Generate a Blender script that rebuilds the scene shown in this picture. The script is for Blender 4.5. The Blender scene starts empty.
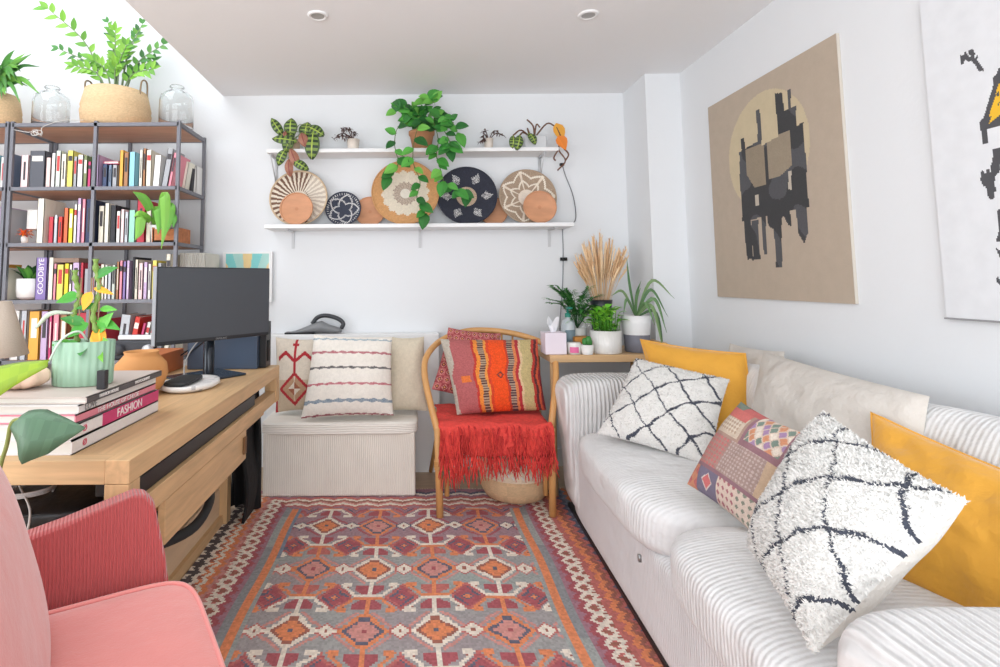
import bpy, math, random
import numpy as np
from mathutils import Vector, Matrix, Euler, noise
R = math.radians
PI = math.pi
SC = bpy.context.scene
COL = SC.collection

# ------------------------------------------------------------------ camera
cam_d = bpy.data.cameras.new('camera')
cam = bpy.data.objects.new('camera', cam_d); COL.objects.link(cam)
cam_d.sensor_width = 36.0
cam_d.lens = 540 / 1000 * 36.0
cam_d.shift_x = (500 - 412) / 1000
cam_d.shift_y = -(333.5 - 236.6) / 1000
cam_d.clip_start = 0.02
cam.location = (0, 0, 1.14)
cam.rotation_euler = (Matrix.Rotation(R(94.6), 4, 'X') @ Matrix.Rotation(R(-0.4), 4, 'Z')).to_euler()
SC.camera = cam
# ------------------------------------------------------------------ world, lights, exposure
W = bpy.data.worlds.new('sky'); SC.world = W; W.use_nodes = True
W.node_tree.nodes['Background'].inputs[0].default_value = (0.82, 0.9, 1.0, 1)
W.node_tree.nodes['Background'].inputs[1].default_value = 1.0
SC.view_settings.view_transform = 'Standard'
SC.view_settings.look = 'None'
SC.view_settings.gamma = 1
SC.view_settings.use_curve_mapping = False
SC.view_settings.exposure = 0.0
def area(name, loc, rot, sx, sy, power, col):
    l = bpy.data.lights.new(name, 'AREA'); l.shape = 'RECTANGLE'; l.size = sx; l.size_y = sy
    l.energy = power; l.color = col
    o = bpy.data.objects.new(name, l); COL.objects.link(o); o.location = loc; o.rotation_euler = rot
    return o
# daylight entering through the glazed doors behind the camera and through the roof light over the left bay
area('window_daylight', (-0.3, -1.42, 1.25), (R(94), 0, 0), 3.0, 2.1, 84, (0.92, 0.96, 1.0))
area('added_left_fill', (-3.34, 0.1, 1.25), (R(90), 0, R(-90)), 2.2, 1.7, 50, (0.92, 0.96, 1.0))  # added unseen source on the left, brightens the sofa front
area('rooflight_daylight', (-2.3, 1.4, 3.52), (0, 0, 0), 1.7, 3.0, 50, (0.95, 0.97, 1.0))

# ------------------------------------------------------------------ helpers
def S(r, g, b):
    f = lambda c: (c/255/12.92) if c/255 <= 0.04045 else ((c/255+0.055)/1.055)**2.4
    return (f(r), f(g), f(b))
_m = {}
def mat(name, rgb=(200, 200, 200), rough=0.7, metal=0.0, attr=False, bump=None, rib=None, vary=0.0, vscale=8.0, trans=0.0,
        coat=0.0, sheen=0.0, wood=False, emit=None, spec=None, stretch=None, ribamp=0.006, ribdark=0.86, wrinkle=None):
    if name in _m: return _m[name]
    m = bpy.data.materials.new(name); m.use_nodes = True; _m[name] = m
    nt = m.node_tree; N = nt.nodes; L = nt.links
    b = N['Principled BSDF']
    c = S(*rgb)
    b.inputs['Base Color'].default_value = (*c, 1)
    b.inputs['Roughness'].default_value = rough
    b.inputs['Metallic'].default_value = metal
    if spec is not None: b.inputs['Specular IOR Level'].default_value = spec
    if trans: b.inputs['Transmission Weight'].default_value = trans
    if coat: b.inputs['Coat Weight'].default_value = coat
    if sheen:
        b.inputs['Sheen Weight'].default_value = sheen
        b.inputs['Sheen Roughness'].default_value = 0.4
    if emit:
        b.inputs['Emission Color'].default_value = (*S(*emit[0]), 1); b.inputs['Emission Strength'].default_value = emit[1]
    tc = N.new('ShaderNodeTexCoord'); src = tc.outputs['Object']
    if stretch:
        mp = N.new('ShaderNodeMapping'); mp.inputs['Scale'].default_value = stretch
        L.new(src, mp.inputs['Vector']); src2 = mp.outputs['Vector']
    else: src2 = src
    col = None
    if attr:
        a = N.new('ShaderNodeVertexColor'); a.layer_name = 'Col'; col = a.outputs['Color']
    if vary or wood:
        nz = N.new('ShaderNodeTexNoise'); nz.inputs['Scale'].default_value = vscale; nz.inputs['Detail'].default_value = 5
        nz.inputs['Distortion'].default_value = 0.6 if wood else 0.0
        L.new(src2, nz.inputs['Vector'])
        mr = N.new('ShaderNodeMapRange'); mr.inputs['From Min'].default_value = 0.3; mr.inputs['From Max'].default_value = 0.7
        mr.inputs['To Min'].default_value = 1 - vary; mr.inputs['To Max'].default_value = 1 + vary * 0.6
        L.new(nz.outputs['Fac'], mr.inputs['Value'])
        mx = N.new('ShaderNodeVectorMath'); mx.operation = 'SCALE'
        if col: L.new(col, mx.inputs[0])
        else: mx.inputs[0].default_value = c
        L.new(mr.outputs['Result'], mx.inputs['Scale']); col = mx.outputs['Vector']
    hs = []
    if rib:   # (axis vector, period)
        ax, per = rib
        dt = N.new('ShaderNodeVectorMath'); dt.operation = 'DOT_PRODUCT'; dt.inputs[1].default_value = ax
        L.new(src, dt.inputs[0])
        nz2 = N.new('ShaderNodeTexNoise'); nz2.inputs['Scale'].default_value = 5; L.new(src, nz2.inputs['Vector'])
        ad = N.new('ShaderNodeMath'); ad.operation = 'MULTIPLY_ADD'; ad.inputs[1].default_value = per * 1.6
        L.new(nz2.outputs['Fac'], ad.inputs[0]); L.new(dt.outputs['Value'], ad.inputs[2])
        mu = N.new('ShaderNodeMath'); mu.operation = 'MULTIPLY'; mu.inputs[1].default_value = 2*PI/per
        L.new(ad.outputs[0], mu.inputs[0])
        sn = N.new('ShaderNodeMath'); sn.operation = 'SINE'; L.new(mu.outputs[0], sn.inputs[0])
        hs.append((sn.outputs[0], ribamp))
        mr2 = N.new('ShaderNodeMapRange'); mr2.inputs['From Min'].default_value = -1; mr2.inputs['From Max'].default_value = 0.2
        mr2.inputs['To Min'].default_value = ribdark; mr2.inputs['To Max'].default_value = 1.0  # groove colour darkened: part painted occlusion, part own tone
        L.new(sn.outputs[0], mr2.inputs['Value'])
        mx2 = N.new('ShaderNodeVectorMath'); mx2.operation = 'SCALE'
        if col: L.new(col, mx2.inputs[0])
        else: mx2.inputs[0].default_value = c
        L.new(mr2.outputs['Result'], mx2.inputs['Scale']); col = mx2.outputs['Vector']
    if col: L.new(col, b.inputs['Base Color'])
    if bump:
        for sc_, am in ([bump] if isinstance(bump[0], (int, float)) else bump):
            nb = N.new('ShaderNodeTexNoise'); nb.inputs['Scale'].default_value = sc_; nb.inputs['Detail'].default_value = 4
            L.new(src2, nb.inputs['Vector']); hs.append((nb.outputs['Fac'], am))
    prev = None
    for h, am in hs:
        bp = N.new('ShaderNodeBump'); bp.inputs['Distance'].default_value = am; bp.inputs['Strength'].default_value = 1.0
        L.new(h, bp.inputs['Height'])
        if prev: L.new(prev, bp.inputs['Normal'])
        prev = bp.outputs['Normal']
    if prev: L.new(prev, b.inputs['Normal'])
    return m

def frame_of(d, up=Vector((0, 0, 1))):
    d = d.normalized()
    s = d.cross(up)
    if s.length < 1e-4: s = d.cross(Vector((0, 1, 0)))
    s.normalize(); return d, s, s.cross(d).normalized()

class MB:
    def __init__(s): s.v = []; s.f = []; s.c = []
    def add(s, vs, fs, col=None):
        o = len(s.v); s.v += [tuple(p) for p in vs]
        for i, f in enumerate(fs):
            s.f.append(tuple(o+k for k in f))
            s.c.append(col[i] if isinstance(col, list) else (col or (0.8, 0.8, 0.8)))
        return s
    def box(s, x0, x1, y0, y1, z0, z1, col=None, M=None):
        vs = [Vector((x, y, z)) for z in (z0, z1) for y in (y0, y1) for x in (x0, x1)]
        if M is not None: vs = [M @ p for p in vs]
        return s.add(vs, [(0,2,3,1),(4,5,7,6),(0,1,5,4),(2,6,7,3),(0,4,6,2),(1,3,7,5)], col)
    def tube(s, pts, r, n=8, col=None, cap=True):
        pts = [Vector(p) for p in pts]; m = len(pts)
        rs = r if isinstance(r, (list, tuple)) else [r]*m
        vs = []; fs = []
        t0 = (pts[1]-pts[0]).normalized()
        _, sd, up = frame_of(t0)
        for i, p in enumerate(pts):
            t = (pts[min(i+1, m-1)] - pts[max(i-1, 0)])
            t = t.normalized() if t.length > 1e-9 else t0
            sd = (sd - t*sd.dot(t)); sd = sd.normalized() if sd.length > 1e-6 else frame_of(t)[1]
            up = t.cross(sd)
            for k in range(n):
                a = 2*PI*k/n
                vs.append(p + (sd*math.cos(a) + up*math.sin(a))*rs[i])
        for i in range(m-1):
            for k in range(n):
                a = i*n+k; b = i*n+(k+1) % n
                fs.append((a, b, b+n, a+n))
        if cap:
            fs.append(tuple(range(n))[::-1]); fs.append(tuple((m-1)*n+k for k in range(n)))
        return s.add(vs, fs, col)
    def lathe(s, prof, c=(0, 0, 0), n=32, col=None, sx=1, sy=1, cf=None, M=None, flute=None):
        vs = []; fs = []; cs = []
        for i, (r, z) in enumerate(prof):
            for k in range(n):
                a = 2*PI*k/n
                rr = r*(1+flute[1]*math.cos(flute[0]*a)) if flute else r
                p = Vector((rr*math.cos(a)*sx, rr*math.sin(a)*sy, z))
                if M is not None: p = M @ p
                vs.append((p[0]+c[0], p[1]+c[1], p[2]+c[2]))
        for i in range(len(prof)-1):
            for k in range(n):
                a = i*n+k; b = i*n+(k+1) % n
                fs.append((a, b, b+n, a+n)); cs.append(cf(i, k) if cf else col)
        return s.add(vs, fs, cs if (cf or col) else None)
    def grid(s, P, nu, nv, cf=None, flip=False, closeu=False):
        vs = [P(i/nu, j/nv) for j in range(nv+1) for i in range(nu+1)]
        fs = []; cs = []
        for j in range(nv):
            for i in range(nu):
                a = j*(nu+1)+i; q = (a, a+1, a+nu+2, a+nu+1)
                fs.append(q[::-1] if flip else q); cs.append(cf((i+.5)/nu, (j+.5)/nv) if cf else (0.8, 0.8, 0.8))
        return s.add(vs, fs, cs)
    def soft(s, c, h, e=5, n=14, M=None, fn=None, col=None):   # superquadric cushion
        vs = []; fs = []; idx = {}
        def vid(x, y, z):
            k = (round(x*n), round(y*n), round(z*n))
            if k not in idx:
                idx[k] = len(vs)
                X, Y_, Z = x*2-1, y*2-1, z*2-1
                q = (abs(X)**e+abs(Y_)**e+abs(Z)**e)**(1/e)
                p = Vector((X/q*h[0], Y_/q*h[1], Z/q*h[2]))
                if fn: p = fn(p)
                if M is not None: p = M @ p
                vs.append((p[0]+c[0], p[1]+c[1], p[2]+c[2]))
            return idx[k]
        for i in range(n):
            for j in range(n):
                a, b, c_, d = i/n, (i+1)/n, j/n, (j+1)/n
                fs.append((vid(a,c_,0), vid(a,d,0), vid(b,d,0), vid(b,c_,0)))
                fs.append((vid(a,c_,1), vid(b,c_,1), vid(b,d,1), vid(a,d,1)))
                fs.append((vid(a,0,c_), vid(b,0,c_), vid(b,0,d), vid(a,0,d)))
                fs.append((vid(a,1,c_), vid(a,1,d), vid(b,1,d), vid(b,1,c_)))
                fs.append((vid(0,a,c_), vid(0,a,d), vid(0,b,d), vid(0,b,c_)))
                fs.append((vid(1,a,c_), vid(1,b,c_), vid(1,b,d), vid(1,a,d)))
        return s.add(vs, fs, col)
    def leaf(s, p, d, ln, w, col, droop=0.3, fold=0.25, n=5, up=Vector((0, 0, 1)), col2=None, tip=1.0, stripe=False):
        d, sd, u = frame_of(Vector(d), up); p = Vector(p)
        vs = []; fs = []; cs = []
        for i in range(n+1):
            t = i/n
            prof = math.sin(PI*min(1, t**0.75*0.98+0.02))**tip if 0 < i < n else (0.06 if i == 0 else 0.0)
            hw = w/2*prof
            c = p + d*ln*t + Vector((0, 0, -1))*droop*ln*t*t
            vs += [c - sd*hw + u*hw*fold, c, c + sd*hw + u*hw*fold]
        for i in range(n):
            a = i*3
            fs += [(a, a+1, a+4, a+3), (a+1, a+2, a+5, a+4)]
            k = col2 if (col2 and i % 2 == 0) else col
            cs += [k, tuple(x*1.12 for x in k)]
        return s.add(vs, fs, cs)
    def build(s, name, m, parent=None, smooth=True, w=True, bv=0, seg=2, sub=0, kind=None, thick=0, auto=None):
        me = bpy.data.meshes.new(name)
        vs = s.v
        if parent is not None and w:
            o = Vector((0, 0, 0)); q = parent
            while q: o += q.location; q = q.parent
            vs = [(a[0]-o[0], a[1]-o[1], a[2]-o[2]) for a in vs]
        me.from_pydata(vs, [], s.f)
        at = me.color_attributes.new('Col', 'FLOAT_COLOR', 'CORNER')
        buf = []
        for f, c in zip(s.f, s.c): buf += [c[0], c[1], c[2], 1.0]*len(f)
        if len(buf) == len(at.data)*4: at.data.foreach_set('color', buf)
        if smooth: me.polygons.foreach_set('use_smooth', [True]*len(me.polygons))
        me.update()
        ob = bpy.data.objects.new(name, me); COL.objects.link(ob); me.materials.append(m)
        if parent: ob.parent = parent
        if thick:
            k = ob.modifiers.new('t', 'SOLIDIFY'); k.thickness = thick; k.offset = 0
        if bv:
            k = ob.modifiers.new('b', 'BEVEL'); k.width = bv; k.segments = seg; k.limit_method = 'ANGLE'
            if smooth: k.harden_normals = True
        if sub:
            k = ob.modifiers.new('s', 'SUBSURF'); k.levels = sub; k.render_levels = sub
        if kind: ob['kind'] = kind
        return ob

def thing(name, label, cat, loc=(0, 0, 0), rz=0, group=None):
    o = bpy.data.objects.new(name, None); COL.objects.link(o); o.location = loc; o.rotation_euler = (0, 0, rz)
    o.empty_display_size = 0.05
    o['label'] = label; o['category'] = cat
    if group: o['group'] = group
    return o
def tag(o, label, cat, group=None, kind=None):
    o['label'] = label; o['category'] = cat
    if group: o['group'] = group
    if kind: o['kind'] = kind
    return o
def struct(o): o['kind'] = 'structure'; return o
def spline(pts, n=8):
    pts = [Vector(p) for p in pts]; P = [pts[0]*2-pts[1]] + pts + [pts[-1]*2-pts[-2]]
    out = []
    for i in range(1, len(P)-2):
        for k in range(n):
            t = k/n; a, b, c, d = P[i-1], P[i], P[i+1], P[i+2]
            out.append(0.5*((2*b)+(c-a)*t+(2*a-5*b+4*c-d)*t*t+(3*b-a-3*c+d)*t**3))
    out.append(pts[-1]); return out
def mix(a, b, t): return tuple(x*(1-t)+y*t for x, y in zip(a, b))
rnd = random.Random(5)
def jit(c, k, r=rnd):
    q = 1+r.uniform(-k, k); return tuple(x*q for x in c)
def text(body, size, loc, rot, m, parent, w=None, label=None):
    cu = bpy.data.curves.new('lettering', 'FONT'); cu.body = body; cu.size = size; cu.extrude = 0.0006
    cu.align_x = 'CENTER'; cu.align_y = 'CENTER'
    tmp = bpy.data.objects.new('lettering', cu); me = bpy.data.meshes.new_from_object(tmp); bpy.data.objects.remove(tmp)
    me.materials.clear(); me.materials.append(m); o = bpy.data.objects.new('lettering', me); COL.objects.link(o)
    o.parent = parent
    q = parent; off = Vector((0, 0, 0))
    while q: off += q.location; q = q.parent
    o.location = Vector(loc)-off; o.rotation_euler = rot
    if w: o.scale = (w, 1, 1)
    return o

# ------------------------------------------------------------------ materials
WALL = mat('wall_paint', (231, 233, 235), 0.85, bump=(60, 0.0006))
CEIL = mat('ceiling_paint', (242, 242, 243), 0.9, bump=(60, 0.0004))
WHITE = mat('white_paint', (240, 240, 240), 0.5)
OAK = mat('oak', (214, 176, 130), 0.5, wood=True, vary=0.16, vscale=6, stretch=(8, 0.7, 8), bump=(30, 0.0004))
OAKX = mat('oak_across', (214, 176, 130), 0.5, wood=True, vary=0.16, vscale=6, stretch=(0.7, 8, 8), bump=(30, 0.0004))
OAKZ = mat('oak_upright', (212, 174, 128), 0.5, wood=True, vary=0.14, vscale=6, stretch=(8, 8, 0.7), bump=(30, 0.0004))
BEECH = mat('bent_beech', (212, 158, 98), 0.4, vary=0.1, vscale=14)
SHELFW = mat('bookshelf_board', (206, 158, 132), 0.6, wood=True, vary=0.16, vscale=5, stretch=(0.8, 8, 8))
STEEL = mat('grey_metal', (120, 120, 127), 0.45, metal=0.3)
BLACK = mat('black_plastic', (24, 25, 28), 0.4)
SOFTBLACK = mat('black_fabric', (20, 20, 22), 0.9, bump=(40, 0.004))
CORD_Y = mat('sofa_corduroy', (234, 234, 235), 0.95, rib=((0, 1, 0), 0.0125), ribamp=0.0008, ribdark=.94, vary=0.05, vscale=6, bump=(9, 0.012), sheen=0.1)
CORD_S = mat('sofa_corduroy_cushion', (230, 230, 230), 0.95, rib=((0, 1, 0), 0.0145), ribamp=0.0006, ribdark=.965, vary=0.05, vscale=6, bump=((7, 0.02), (22, 0.006)), sheen=0.1)
CORD_X = mat('sofa_corduroy_arm', (232, 231, 230), 0.95, rib=((1, 0, 0), 0.0185), ribamp=0.003, ribdark=.88, vary=0.04, vscale=6, bump=(9, 0.01), sheen=0.1)
CORD_BOX = mat('box_corduroy', (238, 231, 220), 0.95, rib=((1, 0, 0), 0.011), ribamp=0.0008, ribdark=.92, vary=0.04, vscale=9)
CORD_LID = mat('box_lid_corduroy', (240, 235, 226), 0.95, rib=((0, 0.35, 1), 0.012), ribamp=0.0007, ribdark=.95, vary=0.03)
WOVEN = mat('woven_colour', attr=True, rough=0.95, bump=(260, 0.002), vary=0.06, vscale=60)
PLUSH = mat('shag_wool', attr=True, rough=1.0, bump=((90, 0.003), (30, 0.006)), sheen=.3)
PRINT = mat('coloured_surface', attr=True, rough=0.7, vary=0.04, vscale=20)
LEAF = mat('leaf', attr=True, rough=0.45, spec=0.4)
TWIG = mat('twig', (96, 74, 70), 0.8)
SOIL = mat('soil', (60, 45, 36), 1.0, bump=(80, 0.01))
TERRA = mat('terracotta', (196, 140, 100), 0.8, vary=0.08)
CERW = mat('white_ceramic', (236, 234, 230), 0.35)
STRAW = mat('seagrass_weave', (222, 190, 148), 0.9, vary=0.14, vscale=70, bump=((110, 0.006),), stretch=(1, 1, 2.5))
STRAWD = mat('seagrass_rope', (188, 158, 118), 0.9, vary=0.2, vscale=60)
GLASS = mat('clear_glass', (250, 252, 252), 0.02, trans=1.0)
PAPER = mat('paper_pages', (238, 234, 226), 0.9, rib=((0, 0, 1), 0.002), ribamp=0.0002, ribdark=0.93)
PAPERV = mat('paper_pages_upright', (236, 230, 220), 0.9)
INKW = mat('white_ink', (240, 236, 232), 0.6)
INKG = mat('grey_ink', (140, 140, 140), 0.6)

# ------------------------------------------------------------------ room
CZ, BY, RX, LX, FY, CEX = 2.34, 3.42, 1.58, -3.4, -1.6, -1.22
struct(MB().box(LX-.1, RX+.1, FY-.1, BY+.1, -.12, 0).build('floor', mat('floor_boards', (196, 172, 146), 0.55, wood=True, vary=0.14, vscale=5, stretch=(1, 7, 1)), smooth=False))
struct(MB().box(LX-.1, RX+.1, BY, BY+.12, 0, 3.7).build('wall_back', WALL, smooth=False))
struct(MB().box(RX, RX+.12, FY, BY, 0, CZ+.3).build('wall_right', WALL, smooth=False))
struct(MB().box(LX-.12, LX, FY, BY, 0, 3.7).build('wall_left', WALL, smooth=False))
b = MB(); b.box(LX-.1, -1.8, FY-.12, FY, 0, 3.7); b.box(1.2, RX+.1, FY-.12, FY, 0, 3.7); b.box(-1.8, 1.2, FY-.12, FY, 2.3, 3.7); b.box(-1.8, 1.2, FY-.12, FY, 0, 0.2)
struct(b.build('wall_front', WALL, smooth=False))
b = MB()
for x in (-1.8, -.83, .17, 1.14): b.box(x, x+.06, FY-.09, FY-.03, .2, 2.3)
b.box(-1.8, 1.2, FY-.09, FY-.03, .2, .26); b.box(-1.8, 1.2, FY-.09, FY-.03, 2.24, 2.3)
struct(b.build('window_1', WHITE, smooth=False))
b = MB()
for y in (-1.02, .07, 1.16): b.box(LX, LX+.03, y, y+.05, .38, 2.12)
b.box(LX, LX+.03, -1.02, 1.21, .38, .43); b.box(LX, LX+.03, -1.02, 1.21, 2.07, 2.12)
struct(b.build('added_left_window', WHITE, smooth=False))  # made-up window frame, added to go with the left fill light
struct(MB().box(CEX, RX, FY, BY, CZ, CZ+.3).build('ceiling', CEIL, smooth=False))
b = MB(); b.box(CEX, CEX+.12, FY, BY, CZ+.3, 3.7); struct(b.build('wall_rooflight', WALL, smooth=False))
b = MB(); b.box(LX, -3.2, FY, BY, 3.6, 3.72); b.box(-1.4, CEX+.12, FY, BY, 3.6, 3.72); b.box(-3.2, -1.4, FY, -.2, 3.6, 3.72); b.box(-3.2, -1.4, 3.0, BY, 3.6, 3.72)
struct(b.build('ceiling_left', CEIL, smooth=False))
b = MB(); b.box(-3.2, -3.14, -.2, 3.0, 3.6, 3.66); b.box(-1.46, -1.4, -.2, 3.0, 3.6, 3.66); b.box(-2.33, -2.27, -.2, 3.0, 3.6, 3.66); b.box(-3.2, -1.4, -.2, -.14, 3.6, 3.66); b.box(-3.2, -1.4, 2.94, 3.0, 3.6, 3.66)
struct(b.build('window_2', WHITE, smooth=False))
struct(MB().box(1.375, RX, 3.09, BY, 0, CZ).build('wall_pier', WALL, smooth=False))
struct(MB().box(-.88, .16, 3.31, BY, 0, .815).build('trim_1', WHITE, smooth=False, bv=.004))
struct(MB().box(.16, 1.375, BY-.015, BY, 0, .1).build('baseboard_back', WHITE, smooth=False))
struct(MB().box(RX-.015, RX, 0, 3.09, 0, .1).build('baseboard_right', WHITE, smooth=False))

for i, (x, y, lb) in enumerate(((-.42, 2.36, 'recessed white ceiling spotlight above the left end of the wall shelves'), (.81, 2.37, 'recessed white ceiling spotlight nearer the picture wall'))):
    t = thing('ceiling_spotlight', lb, 'ceiling light', (x, y, CZ), 0, 'recessed ceiling spotlights')
    MB().lathe([(.030, -.004), (.034, -.009), (.044, -.007), (.047, -.001), (.047, 0)], (x, y, CZ), 32).build('trim_ring', WHITE, t)
    MB().lathe([(.0, -.002), (.015, -.003), (.030, -.005)], (x, y, CZ), 24).build('lamp', mat('lamp_glass', (170, 170, 168), .3), t)

# ------------------------------------------------------------------ rug
RUGC = dict(te=S(158,163,160), cr=S(170,66,78), wh=S(240,228,212), orr=S(232,134,78), br=S(158,84,64), nv=S(84,84,108), pu=S(164,112,128), pk=S(212,142,132), dk=S(60,48,54), rs=S(196,98,90), bl=S(122,136,156))
def rug_col(x, y):
    C = RUGC; X = x+.04
    ax = abs(X); yt = 3.02-y
    st = .0085; qx = round(ax/st)*st; qy = round(y/st)*st
    def border(d, s, inner):   # d distance outward from the stripe, s along
        P=.062; ph=(s/P) % 1; zig=abs(ph-.5)*2
        q=d-round(zig*4)/4*.024
        L=X<0
        if q<.006: return C['pu']
        if q<.030: return C['cr']
        if q<.048: return C['wh']
        if q<.066: return C['wh'] if zig>.62 else (C['br'] if zig<.3 else C['rs'])
        if q<.082: return C['wh'] if .3<zig<.8 else C['br']
        if q<.098: return C['wh'] if zig<.45 else C['rs']
        if q<.118: return C['rs'] if not L else C['pk']
        if q<.142: return C['orr']
        if q<.160: return C['br'] if not L else C['wh']
        if q<.178: return C['rs'] if not L else (C['orr'] if zig<.6 else C['br'])
        if q<.200: return C['nv'] if not L else C['wh']
        if q<.222: return C['bl'] if not L else C['dk']
        if q<.245: return C['orr'] if not L else (C['wh'] if zig>.5 else C['dk'])
        return C['dk'] if L else C['pu']
    if yt < .235:
        if ax > .53+ (0): 
            pass
        d = .235-yt
        if ax < .57 or d > (ax-.57): 
            zig = abs(((x/.12) % 1)-.5)*2; q = d*1.05-round(zig*4)/4*.028
            for lim, c in ((.0,'pu'),(.022,'rs'),(.042,'wh'),(.06,'pk'),(.08,'br'),(.1,'wh'),(.125,'rs'),(.15,'pu'),(.17,'wh'),(.195,'nv'),(.4,'pu')):
                if q < lim: return C[c]
            return C['pu']
    if ax > .51:
        d = ax-.51
        if d < .020: return C['bl'] if (X < 0 and y > 2.3) else C['te']
        if d < .055: return C['orr']
        if d < .085: return mix(C['te'], C['nv'], .35) if (y % .9) < .6 else C['te']
        return border(d-.085, y, True)
    # field
    xc = X/.2375+ .02; i = math.floor(xc); dx = (xc-i-.5)*.2375
    yy = (y-1.845)/.372+.5; j = math.floor(yy); dy = (yy-j-.5)*.372
    white = (i+j) % 2 == 0
    up = y > 2.45
    bg = mix(C['te'], C['pu'], .75 if up else (.15 + .35*noise.noise(Vector((x*3, y*3, 0)))))
    main = C['wh'] if white else C['orr']
    ax_, ay = abs(dx), abs(dy)
    qx = (math.floor(ax_/.0085)+.5)*.0085; qy = (math.floor(ay/.0085)+.5)*.0085
    dm = qx/.088+qy/.098
    ser = .045 if (int(ax_/.0085)) % 2 else 0
    if dm < .16: return C['nv'] if white else C['cr']
    if dm < .36: return C['orr'] if white else C['pk']
    if dm < .60+ser: return (C['orr'] if white else C['pk'])
    if dm < .76+ser: return (C['br'] if white else C['nv'])
    if dm < 1.0+ser: return main
    if ay > .06 and qx < .0086: return main
    # hooks
    hx = qx; hy = qy
    if .170 < hy < .186 and hx < .052: return main
    if hy > .100 and abs((hx-.046) - (.178-hy)*.80) < .0085 and hx < .112: return main
    if .096 < hy < .150 and .070 < hx < .104 and (hx-.070) > (hy-.118)*.6 and (hx-.066)+(.150-hy)*.9 > .018 and (hx-.07) < (.155-hy)*1.1:
        return C['br'] if abs(hx-.085) < .006 and abs(hy-.121) < .006 else main
    if .108 < hy < .166 and .012 < hx < .052 and (hx-.012) < (.172-hy)*.95 + .01: return C['cr'] if white else (C['rs'] if (j % 2) else C['cr'])
    # inter diamonds
    ex = .11875-ax_
    d2 = (round(ex/.0085)*.0085)/.036+qy/.032
    if d2 < .3: return C['br']
    if d2 < 1.0: return C['wh']
    if d2 < 1.35: return C['nv'] if up else C['rs']
    ey = .186-ay
    d3 = (round(ex/.0085)*.0085)/.046+(round(ey/.0085)*.0085)/.052
    if d3 < .22: return C['orr']
    if d3 < .42: return C['nv']
    if d3 < .85: return C['cr'] if not up else C['pu']
    if d3 < 1.1: return C['nv'] if white else C['cr']
    if d3 < 1.5 and ex < .06: return C['rs'] if (int(ay/.0085)+int(ax_/.0085)) % 3 else C['cr']
    if 1.15 < dm < 1.32 and ay < .10: return C['pk'] if not up else C['cr']
    return bg
nx, ny = 212, 300
r2 = random.Random(3)
def rc(u, v):
    x = -.89+1.70*u; y = .55+2.47*v
    c = rug_col(x, y)
    c = mix(c, S(168, 162, 158), .15)
    return jit(c, .13, r2)
def rugP(u, v):
    x = -.89+1.70*u; y = .55+2.47*v
    return Vector((x+.004*math.sin(y*9), y+.004*math.sin(x*11), .011+.0015*noise.noise(Vector((x*5, y*5, 0)))))
b = MB(); b.grid(rugP, nx, ny, rc)
b.grid(lambda u, v: Vector((-.89+1.70*u, .55+2.47*v, .002)), 2, 2, lambda u, v: RUGC['rs'], flip=True)
rug = tag(b.build('rug', WOVEN, smooth=False), 'flat woven kilim rug with red, orange and cream diamonds on the floor', 'rug')
b = MB()
for k in range(120):
    x = -.88+1.68*k/119
    b.tube([(x, 3.018, .008), (x+rnd.uniform(-.006, .006), 3.05, .004)], .0018, 4, RUGC['wh'])
fr = b.build('fringe', PRINT, None); fr.parent = rug

# ------------------------------------------------------------------ storage box and cushions
t = thing('storage_box', 'cream corduroy covered storage bench with a lid below the wall shelves', 'storage box', (-.385, 3.11, .012))
b = MB(); b.box(-.795,.010,2.925,3.28,.012,.34); b.build('body', CORD_BOX, t, bv=.012, seg=3)
b = MB(); b.soft((-.393,3.098,.361),(.418,.188,.036), 9, 20); b.build('lid', CORD_LID, t)

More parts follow.
